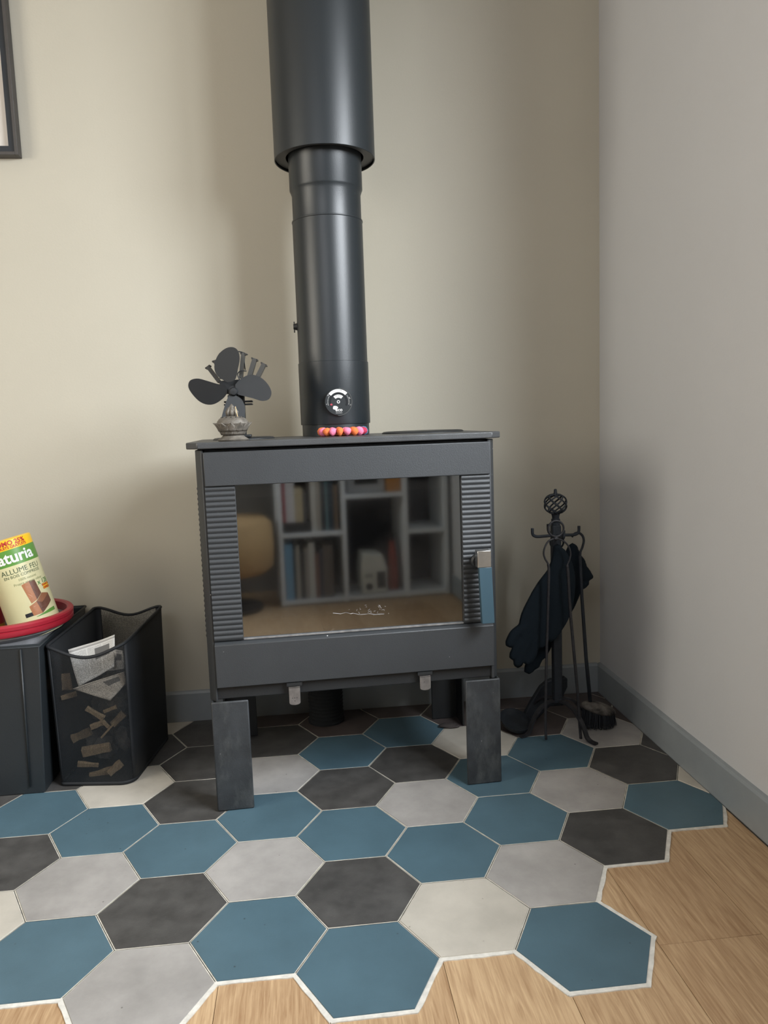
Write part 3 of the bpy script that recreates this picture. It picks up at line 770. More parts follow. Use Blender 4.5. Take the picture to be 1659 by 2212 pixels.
for lx, ly in ((-.12, -.04), (.067, -.125), (.12, .04), (-.067, .125)):
    k2 = 1.0
    u_ = Vector((lx, ly, 0)); L_ = u_.length; u_.normalize()
    prof = [(.008, .088), (.030, .088), (.055, .078), (.078, .055), (.093, .028), (.100, .012), (.112, .0045), (.130, .0040)]
    pts = smoothpath([u_ * (a * L_ / .128) + Vector((0, 0, z)) for a, z in prof], 5)
    bm = bmesh.new(); nrm = Vector((-u_.y, u_.x, 0)); prev = None
    for i, p in enumerate(pts):
        t = (pts[min(i + 1, len(pts) - 1)] - pts[max(i - 1, 0)]).normalized(); up = t.cross(nrm)
        cur = [bm.verts.new(p + nrm * a * .0068 + up * b * .0028) for a, b in ((-1, -1), (1, -1), (1, 1), (-1, 1))]
        if prev:
            for k_ in range(4): bm.faces.new((prev[k_], prev[(k_ + 1) % 4], cur[(k_ + 1) % 4], cur[k_]))
        else: bm.faces.new(cur)
        prev = cur
    bm.faces.new(prev); obj('foot', bm, M_iron2, ts, smooth='auto')
# tongs on the front hook: ring, lyre spring and two long arms
QY = -.345
def tp(u, v, y=QY, o=None): return at(u, v, y)
tg = thing('fire_tongs', 'iron fire tongs with lyre handle hanging open on the front hook', 'tongs', tuple(tp(1204, 1160)))
o0 = tp(1204, 1160)
q_ = lambda u, v, y=QY: tp(u, v, y) - o0
bm = bmesh.new(); c = q_(1201, 1142); tube(bm, arc((c.x, c.y, c.z), .0215, 0, 2 * PI * 31 / 32, 31), .0029, 8, closed=True); obj('ring', bm, M_iron2, tg, smooth=True)
bm = bmesh.new(); tube(bm, smoothpath([q_(1201, 1163), q_(1186, 1168), (q_(1177, 1182)), q_(1174.5, 1196), q_(1178, 1208), q_(1184.5, 1220), q_(1185.5, 1240), q_(1184, 1300), q_(1181, 1400), q_(1179, 1500), q_(1178.5, 1560), q_(1179.5, 1597)], 5), [.0026] * 25 + [.0040] * 31, 8)
obj('arm', bm, M_iron2, tg, smooth=True)
bm = bmesh.new(); tube(bm, smoothpath([q_(1202, 1163), q_(1216, 1168), (q_(1228, 1180)), q_(1232.5, 1196), q_(1230, 1210), q_(1225.5, 1222), q_(1227, 1240), q_(1231, 1310), q_(1239, 1400), q_(1248, 1500), q_(1252, 1560), q_(1255, 1601)], 5), [.0024] * 25 + [.0044] * 31, 8)
obj('arm', bm, M_iron2, tg, smooth=True)
bm = bmesh.new(); blob(bm, q_(1201, 1163), (.008, .006, .006)); obj('rivet', bm, M_iron2, tg, smooth=True)
# hearth brush on the right hook
BY = -.262
b0 = at(1253, 1163, BY)
br = thing('hearth_brush', 'hearth brush with dusty head and dark bristles hanging on the right hook', 'brush', tuple(b0))
g = lambda u, v, y=BY: at(u, v, y) - b0
bm = bmesh.new()
c = g(1249, 1167); tube(bm, smoothpath([g(1235, 1160), g(1241, 1153), g(1250, 1151), g(1258, 1157), g(1261, 1168), g(1258, 1182), g(1254, 1192), g(1253, 1204)], 5), .0036, 8)
obj('handle_loop', bm, M_iron, br, smooth=True)
bm = bmesh.new(); tube(bm, [g(1253, 1200), g(1257, 1290), g(1266, 1420), g(1275, 1516, -.272)], [.0042, .0050, .0055, .0058], 8); obj('shaft', bm, M_iron, br, smooth=True)
bm = bmesh.new(); hc = at(1293, 1533, -.275) - b0
q = blob(bm, (0, 0, 0), (.052, .038, .017), 3)
for v in bm.verts: v.co = Matrix.Rotation(.28, 3, 'Y') @ v.co + hc + Vector((0, 0, .004))
obj('brush_head', bm, mat('dusty_wood', (.10, .09, .08, 1), .95, var=.9, scale=30, bump=.6, bscale=80), br, smooth=True)
bm = bmesh.new()
zf = .002 - b0.z
for i in range(900):
    a = random.uniform(0, 2 * PI); r = math.sqrt(random.random())
    x, y = r * math.cos(a) * .046, r * math.sin(a) * .034
    top = hc + Vector((x, y, -.003 - x * .28)); bot = Vector((hc.x + x * 1.12 + random.gauss(0, .002), hc.y + y * 1.12, zf + random.uniform(0, .010)))
    d = Vector((random.uniform(-1, 1), random.uniform(-1, 1), 0)).normalized() * .0016
    a1 = bm.verts.new(top - d); a2 = bm.verts.new(top + d); a3 = bm.verts.new(bot + d * .5); a4 = bm.verts.new(bot - d * .5)
    bm.faces.new((a1, a2, a3, a4))
obj('bristles', bm, mat('black_bristle', (.012, .015, .02, 1), .8), br, kind='stuff')
# ash shovel on the rear hook
SY = -.185
s0 = at(1204, 1300, SY)
sh = thing('ash_shovel', 'dark iron ash shovel resting low behind the post of the tool stand', 'shovel', tuple(s0))
g2 = lambda u, v, y=SY: at(u, v, y) - s0
bm = bmesh.new(); tube(bm, [g2(1203, 1185), g2(1202, 1300), g2(1200, 1470)], .0048, 8); obj('shaft', bm, M_iron, sh, smooth=True)
bm = bmesh.new(); tube(bm, arc(tuple(g2(1203, 1171)), .0200, 0, 2 * PI * 23 / 24, 23), .0030, 8, closed=True); obj('ring', bm, M_iron, sh, smooth=True)
bm = bmesh.new()
P = [g2(*p) for p in ((1180, 1470), (1190, 1466), (1214, 1464), (1217, 1460), (1224, 1464), (1224, 1482), (1216, 1498), (1216, 1522), (1186, 1524), (1150, 1560), (1124, 1556), (1145, 1516), (1166, 1482))]
prism(bm, [(p.x, p.z) for p in P], -.010, .010, axis='y'); obj('blade_back', bm, M_iron, sh, bevel=.003)
bm = bmesh.new(); c = at(1114, 1578, -.255) - s0
c.z = .0185 - s0.z
prof = [(0, 0), (.036, 0), (.046, .006), (.050, .018), (.048, .018), (.044, .009), (.035, .0035), (0, .003)]
lathe(bm, [(r, z) for r, z in prof], 32)
Mr = Matrix.Translation(c + Vector((.004, .02, -.010))) @ Matrix.Rotation(.12, 4, 'X') @ Matrix.Diagonal((.85, 1.35, 1, 1))
for v in bm.verts: v.co = Mr @ v.co
obj('blade_pan', bm, M_iron, sh, smooth='auto')
# gloves
M_glove = mat('black_suede', (.0085, .0135, .0185, 1), .9, bump=.3, bscale=300, spec=.15)
def glove(name, label, strokes, y, yth, group):
    bm = bmesh.new(); o0 = at(1060 + strokes[0][0][0] / 3.627, 1030 + strokes[0][0][1] / 3.627, y)
    for st_ in strokes:
        P = smoothpath([(a, b, r) for a, b, r in st_], 6)
        for p in P:
            w_ = at(1060 + p.x / 3.627, 1030 + p.y / 3.627, y); r = p.z * 1.10 / 3.627 / F * (y - CAM.y)
            ty = max(min(r * .8, yth), .004)
            q = bmesh.ops.create_icosphere(bm, subdivisions=1, radius=1)['verts']
            for v in q: v.co = Vector((v.co.x * r, v.co.y * ty, v.co.z * r)) + w_ - o0
    o = obj(name, bm, M_glove, None, smooth=True); o.location = o0
    md = o.modifiers.new('r', 'REMESH'); md.mode = 'VOXEL'; md.voxel_size = .0032; md.use_smooth_shade = True
    sm = o.modifiers.new('s', 'SMOOTH'); sm.iterations = 5; sm.factor = .5
    tag(o, label, 'glove', group); return o
glove('fire_glove', 'black suede fire glove hanging in front, fingers down to the left', [
    [(520, 560, 38), (530, 640, 62), (520, 760, 95), (455, 880, 118), (395, 1000, 128), (335, 1120, 125), (300, 1220, 110)],
    [(260, 1180, 50), (190, 1230, 46), (150, 1300, 42)], [(290, 1240, 48), (220, 1330, 44), (180, 1400, 42)],
    [(310, 1260, 48), (250, 1370, 42), (210, 1455, 40)], [(350, 1260, 48), (330, 1370, 44), (290, 1440, 40)],
    [(420, 1130, 50), (420, 1230, 44), (395, 1310, 38)],
    [(540, 600, 55), (570, 720, 85), (585, 860, 92), (570, 1000, 88), (530, 1120, 78), (470, 1240, 60)]], -.302, .013, None)
glove('fire_glove', 'black suede fire glove hanging behind the other, cuff corner pointing right', [
    [(640, 560, 45), (640, 640, 75), (665, 730, 100), (625, 840, 116), (575, 960, 118), (515, 1085, 108), (455, 1195, 95)],
    [(690, 760, 70), (745, 780, 45), (795, 785, 16)], [(690, 700, 50), (750, 740, 30), (795, 785, 14)], [(690, 850, 50), (730, 850, 30), (760, 830, 18)],
    [(400, 1240, 55), (340, 1380, 46), (300, 1505, 46)], [(440, 1230, 52), (390, 1370, 46), (345, 1470, 46)],
    [(480, 1190, 50), (440, 1320, 44), (400, 1400, 38)], [(380, 1230, 48), (280, 1350, 42), (215, 1462, 40)],
    [(510, 1130, 50), (500, 1220, 40), (470, 1290, 34)]], -.236, .012, None)
# bright pebble of debris by the back leg
bm = bmesh.new(); P = at(966, 1552, -.19)
q = blob(bm, (0, 0, .006), (.028, .014, .0065)); q = blob(bm, (.012, -.008, .004), (.024, .010, .004))
o = obj('bark_chip', bm, mat('bark', (.045, .037, .035, 1), .9, var=.4, scale=40, bump=.6, bscale=100), None, smooth=True)
o.location = (P.x, -.195, .0002); tag(o, 'dark chip of bark on the tiles beside the right back stove leg', 'bark')

# ------------------------------------------------------------------ left: black bin
M_bin = mat('black_plastic', (.016, .020, .023, 1), .42, var=.08, scale=8, bump=.15, bscale=300)
M_bin2 = mat('black_metal_sheet', (.008, .010, .013, 1), .7, var=.08, scale=8)
bb = thing('black_bin', 'large black open storage bin holding the red rimmed bucket', 'bin', (-1.612, -.415, 0))
W_, D_, H_ = .42, .405, .385; t_ = .006
def panel(pts, name):
    bm = bmesh.new(); A = [Vector(p) for p in pts]
    n_ = (A[1] - A[0]).cross(A[2] - A[0]).normalized() * t_
    a = [bm.verts.new(p) for p in A]; b = [bm.verts.new(p + n_) for p in A]
    bm.faces.new(a); bm.faces.new(b)
    for i in range(4): bm.faces.new((a[i], a[(i + 1) % 4], b[(i + 1) % 4], b[i]))
    return obj(name, bm, M_bin, bb, bevel=.0015)
tp_ = .012
panel([(-W_, 0, .001), (-.008, 0, .001), (tp_, -.004, H_), (-W_ - tp_, -.004, H_)][::-1], 'front_panel')
panel([(-W_, D_, .001), (-.008, D_, .001), (tp_, D_, H_), (-W_ - tp_, D_, H_)], 'back_panel')
panel([(-.006, .001, .001), (-.006, D_, .001), (tp_, D_, H_), (tp_, -.003, H_)][::-1], 'side_panel')
panel([(-W_, .001, .001), (-W_, D_, .001), (-W_ - tp_, D_, H_), (-W_ - tp_, -.003, H_)], 'side_panel')
obj('base', boxm(-W_, -.008, .006, D_ - .006, .001, .006), M_bin, bb)
bm = bmesh.new()
tube(bm, [(-W_ - tp_, -.004, H_), (tp_, -.004, H_), (tp_, D_, H_), (-W_ - tp_, D_, H_)], .0045, 8, closed=True); obj('rim', bm, M_bin, bb, smooth=True)
bm = bmesh.new(); tube(bm, [(-.032, -.0065, .378), (-.040, -.003, .02)], .0022, 6); obj('moulded_rib', bm, M_bin, bb, smooth=True)

# ------------------------------------------------------------------ paper basket with mesh front and back
M_mesh = bpy.data.materials.new('fine_black_mesh'); M_mesh.use_nodes = True
nt = M_mesh.node_tree; pb = nt.nodes['Principled BSDF']; pb.inputs['Base Color'].default_value = (.012, .015, .018, 1); pb.inputs['Roughness'].default_value = .5
tr = nt.nodes.new('ShaderNodeBsdfTransparent'); mx = nt.nodes.new('ShaderNodeMixShader')
tc = nt.nodes.new('ShaderNodeTexCoord'); mp = nt.nodes.new('ShaderNodeMapping'); mp.inputs['Scale'].default_value = (1, 1, 1)
vm = nt.nodes.new('ShaderNodeVectorMath'); vm.operation = 'SCALE'; vm.inputs['Scale'].default_value = 450.0
nt.links.new(tc.outputs['Object'], vm.inputs[0]); ck = nt.nodes.new('ShaderNodeTexVoronoi'); nt.links.new(vm.outputs[0], ck.inputs['Vector']); ck.inputs['Scale'].default_value = 1.0
mr = nt.nodes.new('ShaderNodeMapRange'); mr.inputs[1].default_value = .25; mr.inputs[2].default_value = .6; mr.inputs[3].default_value = .30; mr.inputs[4].default_value = .62
nt.links.new(ck.outputs['Distance'], mr.inputs[0]); nt.links.new(mr.outputs[0], mx.inputs[0])
nt.links.new(tr.outputs[0], mx.inputs[1]); nt.links.new(pb.outputs[0], mx.inputs[2]); nt.links.new(mx.outputs[0], nt.nodes['Material Output'].inputs[0])
ba = math.radians(-8)
pbk = thing('paper_basket', 'black paper basket with mesh front, wavy rim, full of newspaper and kindling', 'basket', (-1.590, -.384, 0), ba)
BW, BD = .190, .300
def rim_z(x, y):
    if y < .02:
        t = x / BW; return .372 - .030 * math.sin(PI * min(1, max(0, t))) ** 1.3
    if y > BD - .02:
        t = x / BW; return .388 + .012 * math.cos(2 * PI * t) - .004
    return .372 + (.396 - .372) * (y / BD)
def perim(flare):
    pts = []; r = .034
    x0, x1, y0, y1 = -flare, BW + flare, -flare, BD + flare * .5
    for cx_, cy_, a0 in ((x0 + .012, y0 + .012, PI), (x1 - r, y0 + r, 1.5 * PI), (x1 - .02, y1 - .02, 0), (x0 + .015, y1 - .015, .5 * PI)):
        rr = {PI: .012, 1.5 * PI: r, 0: .02, .5 * PI: .015}[a0]
        for k_ in range(7):
            a = a0 + PI / 2 * k_ / 6; pts.append((cx_ + rr * math.cos(a), cy_ + rr * math.sin(a)))
    dense = []
    for i in range(len(pts)):
        a, b = Vector(pts[i]), Vector(pts[(i + 1) % len(pts)]); n_ = max(1, int((b - a).length / .012))
        for k_ in range(n_): dense.append(a.lerp(b, k_ / n_))
    return dense
P0 = perim(0); P1 = perim(0)
n_ = len(P0)
def flare(p, z): 
    c = Vector((BW / 2, BD / 2)); return c + (p - c) * (1 + .045 * z / .38)
solid = bmesh.new(); fm = bmesh.new(); bkm = bmesh.new(); rimpts = []
for i in range(n_):
    a, b = P0[i], P0[(i + 1) % n_]; mid = (a + b) / 2
    isf = mid.y < .022 and .010 < mid.x < BW - .004; isb = mid.y > BD - .006 and .02 < mid.x < BW - .02
    B_ = fm if isf else bkm if isb else solid
    za, zb = rim_z(a.x, a.y), rim_z(b.x, b.y)
    zs = [.0] + [.06 * j for j in range(1, 6)]
    rows = []
    for z in (0.001, .12, .24, 1):
        z1, z2 = (za, zb) if z == 1 else (z, z)
        pa, pb_ = flare(a, z1), flare(b, z2)
        rows.append((B_.verts.new((pa.x, pa.y, z1)), B_.verts.new((pb_.x, pb_.y, z2))))
    for r0, r1 in zip(rows, rows[1:]): B_.faces.new((r0[0], r0[1], r1[1], r1[0]))
    pa = flare(a, za); rimpts.append((pa.x, pa.y, za))
for bm_, nm, m_ in ((solid, 'side_panel', M_bin2), (fm, 'mesh_panel', M_mesh), (bkm, 'mesh_panel', M_mesh)):
    bmesh.ops.remove_doubles(bm_, verts=bm_.verts, dist=1e-5)
    o = obj(nm, bm_, m_, pbk, smooth='auto')
    if m_ is M_bin2: s_ = o.modifiers.new('s', 'SOLIDIFY'); s_.thickness = .003; s_.offset = 0
bm = bmesh.new(); tube(bm, rimpts, .0042, 6, closed=True); obj('rim', bm, M_bin2, pbk, smooth=True)
bm = bmesh.new(); prism(bm, [(p.x * .985 + .0015, p.y * .985 + .002) for p in P0], .001, .004); obj('base', bm, M_bin2, pbk)
bm = bmesh.new()
vs = [bm.verts.new((flare(p, z).x, flare(p, z).y, z)) for z in (.0012, .010) for p in P0]
for i in range(n_): bm.faces.new((vs[i], vs[(i + 1) % n_], vs[n_ + (i + 1) % n_], vs[n_ + i]))
o = obj('bottom_band', bm, M_bin2, pbk, smooth='auto'); s_ = o.modifiers.new('s', 'SOLIDIFY'); s_.thickness = .004; s_.offset = 0
BM = Matrix.Translation((-1.590, -.384, 0)) @ Matrix.Rotation(ba, 4, 'Z')
def news_mat(name, base):
    m_ = mat(name, base, .9); nt = m_.node_tree; N = nt.nodes; L = nt.links
    tc = N.new('ShaderNodeTexCoord'); mp = N.new('ShaderNodeMapping'); mp.inputs['Scale'].default_value = (1, 1, 1); L.new(tc.outputs['UV'], mp.inputs[0])
    sx = N.new('ShaderNodeSeparateXYZ'); L.new(mp.outputs[0], sx.inputs[0])
    def m2(op, a, b):
        n = N.new('ShaderNodeMath'); n.operation = op
        for i, v in enumerate((a, b)):
            if isinstance(v, (int, float)): n.inputs[i].default_value = v
            else: L.new(v, n.inputs[i])
        return n.outputs[0]
    ln = m2('LESS_THAN', m2('FRACT', m2('MULTIPLY', sx.outputs[1], 34), 0), .42)
    nz = N.new('ShaderNodeTexNoise'); nz.inputs['Scale'].default_value = 90; L.new(mp.outputs[0], nz.inputs[0])
    wd = m2('GREATER_THAN', nz.outputs['Fac'], .46)
    col = m2('GREATER_THAN', m2('FRACT', m2('MULTIPLY', sx.outputs[0], 3), 0), .10)
    mg = m2('MULTIPLY', m2('GREATER_THAN', sx.outputs[0], .06), m2('LESS_THAN', sx.outputs[0], .95))
    mg = m2('MULTIPLY', mg, m2('MULTIPLY', m2('GREATER_THAN', sx.outputs[1], .07), m2('LESS_THAN', sx.outputs[1], .88)))
    t = m2('MULTIPLY', m2('MULTIPLY', ln, wd), m2('MULTIPLY', col, mg))
    px_ = m2('MULTIPLY', m2('MULTIPLY', m2('GREATER_THAN', sx.outputs[0], .52), m2('LESS_THAN', sx.outputs[0], .86)), m2('MULTIPLY', m2('GREATER_THAN', sx.outputs[1], .48), m2('LESS_THAN', sx.outputs[1], .80)))
    hd_ = m2('MULTIPLY', m2('GREATER_THAN', sx.outputs[1], .905), m2('LESS_THAN', sx.outputs[1], .955))
    fr2 = m2('MAXIMUM', m2('MULTIPLY', t, .65), m2('MAXIMUM', m2('MULTIPLY', px_, .85), m2('MULTIPLY', hd_, .5)))
    mx = N.new('ShaderNodeMix'); mx.data_type = 'RGBA'; L.new(fr2, mx.inputs[0]); mx.inputs[6].default_value = base; mx.inputs[7].default_value = (.05, .05, .05, 1)
    L.new(mx.outputs[2], N['Principled BSDF'].inputs['Base Color']); return m_
M_news = news_mat('newsprint', (.62, .61, .58, 1)); M_news2 = news_mat('newsprint_warm', (.55, .50, .43, 1))
def sheet(corners, bulge, mtl, label, n=10):
    c = [Vector(p) for p in corners]; bm = bmesh.new(); uvl = bm.loops.layers.uv.new('UVMap'); G = []
    nr = (c[1] - c[0]).cross(c[3] - c[0]).normalized()
    for i in range(n + 1):
        row = []
        for j in range(n + 1):
            u, v = i / n, j / n
            p = c[0] * (1 - u) * (1 - v) + c[1] * u * (1 - v) + c[2] * u * v + c[3] * (1 - u) * v
            p = p + nr * bulge * math.sin(PI * u) * (.4 + .6 * v) + nr * .002 * math.sin(9 * u + 5 * v)
            row.append((bm.verts.new(p), (u, v)))
        G.append(row)
    for i in range(n):
        for j in range(n):
            q = (G[i][j], G[i + 1][j], G[i + 1][j + 1], G[i][j + 1]); f = bm.faces.new([a[0] for a in q])
            for lp, a in zip(f.loops, q): lp[uvl].uv = a[1]
    me = bpy.data.meshes.new('newspaper'); bm.to_mesh(me); bm.free(); me.materials.append(mtl)
    for p in me.polygons: p.use_smooth = True
    o = bpy.data.objects.new('newspaper', me); COL.objects.link(o)
    s_ = o.modifiers.new('s', 'SOLIDIFY'); s_.thickness = .0008
    tag(o, label, 'newspaper', None); return o
def bq(u, v, d):                               # point inside the basket, d metres behind its front face
    d_ = ray(u, v); nrm = Vector((-math.sin(ba), math.cos(ba), 0)); P_ = Vector((-1.590, -.384, 0)) + nrm * d
    return CAM + d_ * ((P_ - CAM).dot(nrm) / d_.dot(nrm))
def cq(x, y, d): return bq(x / 3.567, 1120 + y / 3.567, d)
sheet([cq(605, 1295, .014), cq(880, 1140, .035), cq(885, 895, .100), cq(522, 1010, .045)], -.010, M_news, 'folded white newspaper page with a dark photo, standing up out of the basket')
sheet([cq(850, 1405, .010), cq(968, 1275, .030), cq(960, 1180, .045), cq(555, 1312, .012)][::1], .006, M_news2, 'creased newspaper page lying across the front of the basket')
sheet([cq(800, 1180, .05), cq(960, 1160, .055), cq(950, 1020, .075), cq(870, 1010, .075)], .008, M_news, 'newspaper corner tucked behind at the right of the basket')
sheet([cq(420, 1330, .05), cq(560, 1320, .06), cq(540, 1190, .07), cq(420, 1200, .06)], .004, mat('brown_card', (.36, .27, .18, 1), .9), 'torn piece of brown card at the left of the basket')
# cardboard and kindling
def stick(a, b, w1_, h1_, label):
    a, b = Vector(a), Vector(b); d = (b - a).normalized(); u = d.cross(Vector((.1, 1, .2))).normalized(); v = d.cross(u); bm = bmesh.new(); R0 = []
    for t in (0, .35, .7, 1):
        p = a.lerp(b, t) - a; k_ = random.uniform(.75, 1.1)
        R0.append([bm.verts.new(p + u * x * w1_ * k_ + v * y * h1_ * k_) for x, y in ((-1, -.6), (.2, -1), (1, -.2), (.7, .9), (-.6, 1))])
    for A, B in zip(R0, R0[1:]):
        for i in range(5): bm.faces.new((A[i], A[(i + 1) % 5], B[(i + 1) % 5], B[i]))
    bm.faces.new(R0[0]); bm.faces.new(R0[-1])
    o = obj('kindling_stick', bm, M_kind, None); o.location = a
    return tag(o, label, 'kindling', 'kindling pieces in the mesh basket')
KL = ['pale kindling block just under the newspaper in the basket', 'kindling stick lying level in the middle of the basket, left one', 'short kindling piece slanting down at mid height of the basket', 'small kindling piece pointing right beneath the newspaper', 'kindling stick at the left edge, under the brown card', 'level kindling stick near the basket bottom', 'thick kindling piece low in the basket, right above the level stick', 'thin splinter slanting up to the right in the basket', 'kindling piece at the bottom right of the basket', 'lowest kindling piece lying on the basket floor', 'kindling piece behind the splinter, left of the middle', 'kindling piece at the right, set back behind the mesh']
KL.reverse()
for a, b, w1_ in (((665, 1460, .03), (800, 1540, .04), .009), ((700, 1610, .025), (800, 1570, .035), .009), ((790, 1560, .03), (850, 1620, .03), .006), ((800, 1490, .045), (900, 1450, .05), .006), ((470, 1385, .03), (590, 1350, .05), .007), ((600, 1890, .03), (760, 1900, .04), .008), ((640, 1800, .05), (850, 1760, .06), .014), ((780, 1690, .02), (880, 1580, .02), .003), ((840, 1970, .03), (940, 1880, .05), .012), ((700, 1990, .05), (880, 1930, .06), .012), ((560, 1700, .07), (700, 1640, .08), .013), ((870, 1590, .06), (960, 1500, .07), .012)):
    stick(cq(*a), cq(*b), w1_, w1_ * .7, KL.pop())
# crumpled dark stuffing of old paper deeper down
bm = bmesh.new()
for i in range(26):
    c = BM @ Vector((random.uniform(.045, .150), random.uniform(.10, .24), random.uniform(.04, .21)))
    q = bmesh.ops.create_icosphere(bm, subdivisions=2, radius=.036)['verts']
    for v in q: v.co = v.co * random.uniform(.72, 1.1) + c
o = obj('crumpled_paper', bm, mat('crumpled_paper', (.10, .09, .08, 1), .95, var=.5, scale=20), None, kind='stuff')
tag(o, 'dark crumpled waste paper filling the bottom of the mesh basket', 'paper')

# ------------------------------------------------------------------ red rimmed bucket in the bin
M_rimr = mat('red_plastic', (.30, .012, .025, 1), .38, var=.06, scale=20)
M_buc = mat('cloudy_plastic', (.22, .22, .23, 1), .35, var=.35, scale=16)
BX, BYY, BZ = -1.742, -.262, .415
bu = thing('bucket', 'round grey plastic bucket with a thick red rim inside the left bin', 'bucket', (BX, BYY, .0075))
bm = bmesh.new(); z0 = .0075
lathe(bm, [(0, .001), (.112, .001), (.126, .300), (.130, .377), (.158, .392), (.160, .405), (.158, .405), (.156, .394), (.128, .380), (.123, .300), (.109, .005), (0, .005)], 64); obj('pail', bm, M_buc, bu, smooth='auto')
bm = bmesh.new(); lathe(bm, [(.160, .398), (.1720, .400), (.1760, .405), (.1760, .414), (.1735, .4155), (.1765, .418), (.1770, .426), (.1740, .4300), (.1640, .4310), (.1600, .427), (.1590, .410)], 80, closed=True); obj('rim', bm, M_rimr, bu, smooth='auto')
# firelighter tube leaning in the bucket
tb0 = at(69, 1338, -.27); tilt = math.radians(14.5)
tb = thing('firelighter_pack', 'tall cream and green pack of firelighters with yellow promo band leaning in the bucket', 'firelighter pack')
ax = Vector((-math.sin(tilt), .0, math.cos(tilt)))
RT = .0635
topc = at(9, 1166, -.270)
LT = .262
base = topc - ax * LT
M_t = Matrix.Translation(base) @ Matrix(((math.cos(tilt), 0, -math.sin(tilt), 0), (0, 1, 0, 0), (math.sin(tilt), 0, math.cos(tilt), 0), (0, 0, 0, 1)))
tb.matrix_world = M_t
tb.rotation_mode = 'XYZ'
def band(z0, z1, m_, nm, r=RT):
    bm = bmesh.new(); lathe(bm, [(r, z0), (r, z1)], 64); return obj(nm, bm, m_, tb, smooth=True)
M_cream = mat('cream_label', (.60, .56, .33, 1), .38, var=.03, scale=10, coat=.3)
M_green = mat('green_label', (.10, .26, .045, 1), .38, coat=.3); M_yel = mat('yellow_label', (.85, .50, .015, 1), .38, coat=.3)
ZY, ZG = LT - .026, LT - .068
band(0, ZG, M_cream, 'cream_band'); band(ZG, ZY, M_green, 'green_band'); band(ZY, LT - .002, M_yel, 'yellow_band')
bm = bmesh.new(); lathe(bm, [(0, 0), (RT, 0)], 48); obj('bottom', bm, M_cream, tb)
bm = bmesh.new(); lathe(bm, [(RT, LT - .002), (RT - .003, LT), (0, LT + .001)], 48); obj('top', bm, M_yel, tb, smooth=True)
# curved print; angle measured from the side that faces the camera, to the right positive
def wrap(bm, z, ang, m_, nm, rot=0, r=RT + .0004):
    bmesh.ops.triangulate(bm, faces=bm.faces)
    for _ in range(1):
        long_ = [e for e in bm.edges if e.calc_length() > .006]
        if long_: bmesh.ops.subdivide_edges(bm, edges=long_, cuts=2)
    for v in bm.verts:
        a = ang + v.co.x / RT
        v.co = Vector((r * math.sin(a), -r * math.cos(a), z + v.co.y))
    return obj(nm, bm, m_, tb)
M_dg = mat('dark_green_print', (.055, .09, .045, 1), .5); M_og = mat('olive_print', (.20, .22, .10, 1), .5); M_g2 = mat('green_print', (.04, .17, .04, 1), .5)
VA = math.radians(17)                       # camera-facing azimuth offset of this pack
wrap(textmesh('PROMO 25%', .0165, .0006), LT - .0100, VA + .13, M_red, 'lettering')
wrap(textmesh('PRODUITS GRATUITS', .0095, .0003), LT - .0205, VA + .16, M_red, 'lettering')
wrap(textmesh('naturia', .0410, .0010), LT - .0475, VA + .13, M_white, 'lettering')
wrap(textmesh('ALLUMÉ FEU'.replace('É', 'E'), .0185, 0), LT - .0830, VA + .32, M_dg, 'lettering')
wrap(textmesh('EN BOIS COMPRESSÉ', .0105, 0), LT - .0960, VA + .32, M_dg, 'lettering')
wrap(textmesh('100% naturel', .0090, 0), LT - .1080, VA + .42, M_og, 'lettering')
wrap(textmesh('Propre et sans odeur', .0090, 0), LT - .1180, VA + .44, M_og, 'lettering')
wrap(textmesh('x 128', .0180, .0002), LT - .1300, VA + 1.05, M_g2, 'lettering')
def poly(pts, z, ang, m_, nm, r=RT + .0003):
    bm = bmesh.new(); bm.faces.new([bm.verts.new((p[0], p[1], 0)) for p in pts])
    bmesh.ops.triangulate(bm, faces=bm.faces)
    bmesh.ops.subdivide_edges(bm, edges=bm.edges, cuts=3)
    return wrap(bm, z, ang, m_, nm, r=r)
M_b1 = mat('brown_print_light', (.38, .15, .06, 1), .4, var=.1, scale=60); M_b2 = mat('brown_print_dark', (.13, .055, .035, 1), .4, var=.15, scale=60); M_b3 = mat('brown_print_mid', (.24, .10, .05, 1), .4)
PA = VA + .45; PZ = LT - .163
sc = 1 / 820 / 9.22 * 1.06
def pp(L_): return [((x - 640) * sc * .9, (1430 - y) * sc) for x, y in L_]
rotp = lambda L_: [(x * math.cos(-.21) - y * math.sin(-.21), x * math.sin(-.21) + y * math.cos(-.21)) for x, y in pp(L_)]
poly(rotp([(395, 1180), (540, 1120), (660, 1480), (545, 1540)]), PZ, PA, M_b1, 'block_picture')
poly(rotp([(540, 1120), (665, 1105), (770, 1370), (660, 1480)]), PZ, PA, M_b2, 'block_picture')
poly(rotp([(495, 1590), (640, 1510), (740, 1740), (560, 1770)]), PZ, PA, M_b1, 'block_picture', RT + .0005)
poly(rotp([(640, 1510), (780, 1365), (950, 1380), (1000, 1530), (740, 1740)]), PZ, PA, M_b2, 'block_picture', RT + .0005)
poly(rotp([(640, 1510), (780, 1365), (950, 1380), (760, 1540)]), PZ, PA, M_b3, 'block_picture', RT + .0007)
poly([(-.015, -.0075), (.015, -.0075), (.015, .0075), (-.015, .0075)], LT - .1445, VA + 1.18, M_yel, 'offer_patch')
wrap(textmesh('DONT 25', .0078, .0004), LT - .1405, VA + 1.16, M_red, 'lettering', r=RT + .0006)
wrap(textmesh('OFFERTS', .0078, .0004), LT - .1487, VA + 1.16, M_red, 'lettering', r=RT + .0006)
poly([(-.013, -.005), (.013, -.005), (.013, .005), (-.013, .005)], LT - .2020, VA + .05, M_castd, 'barcode_patch')
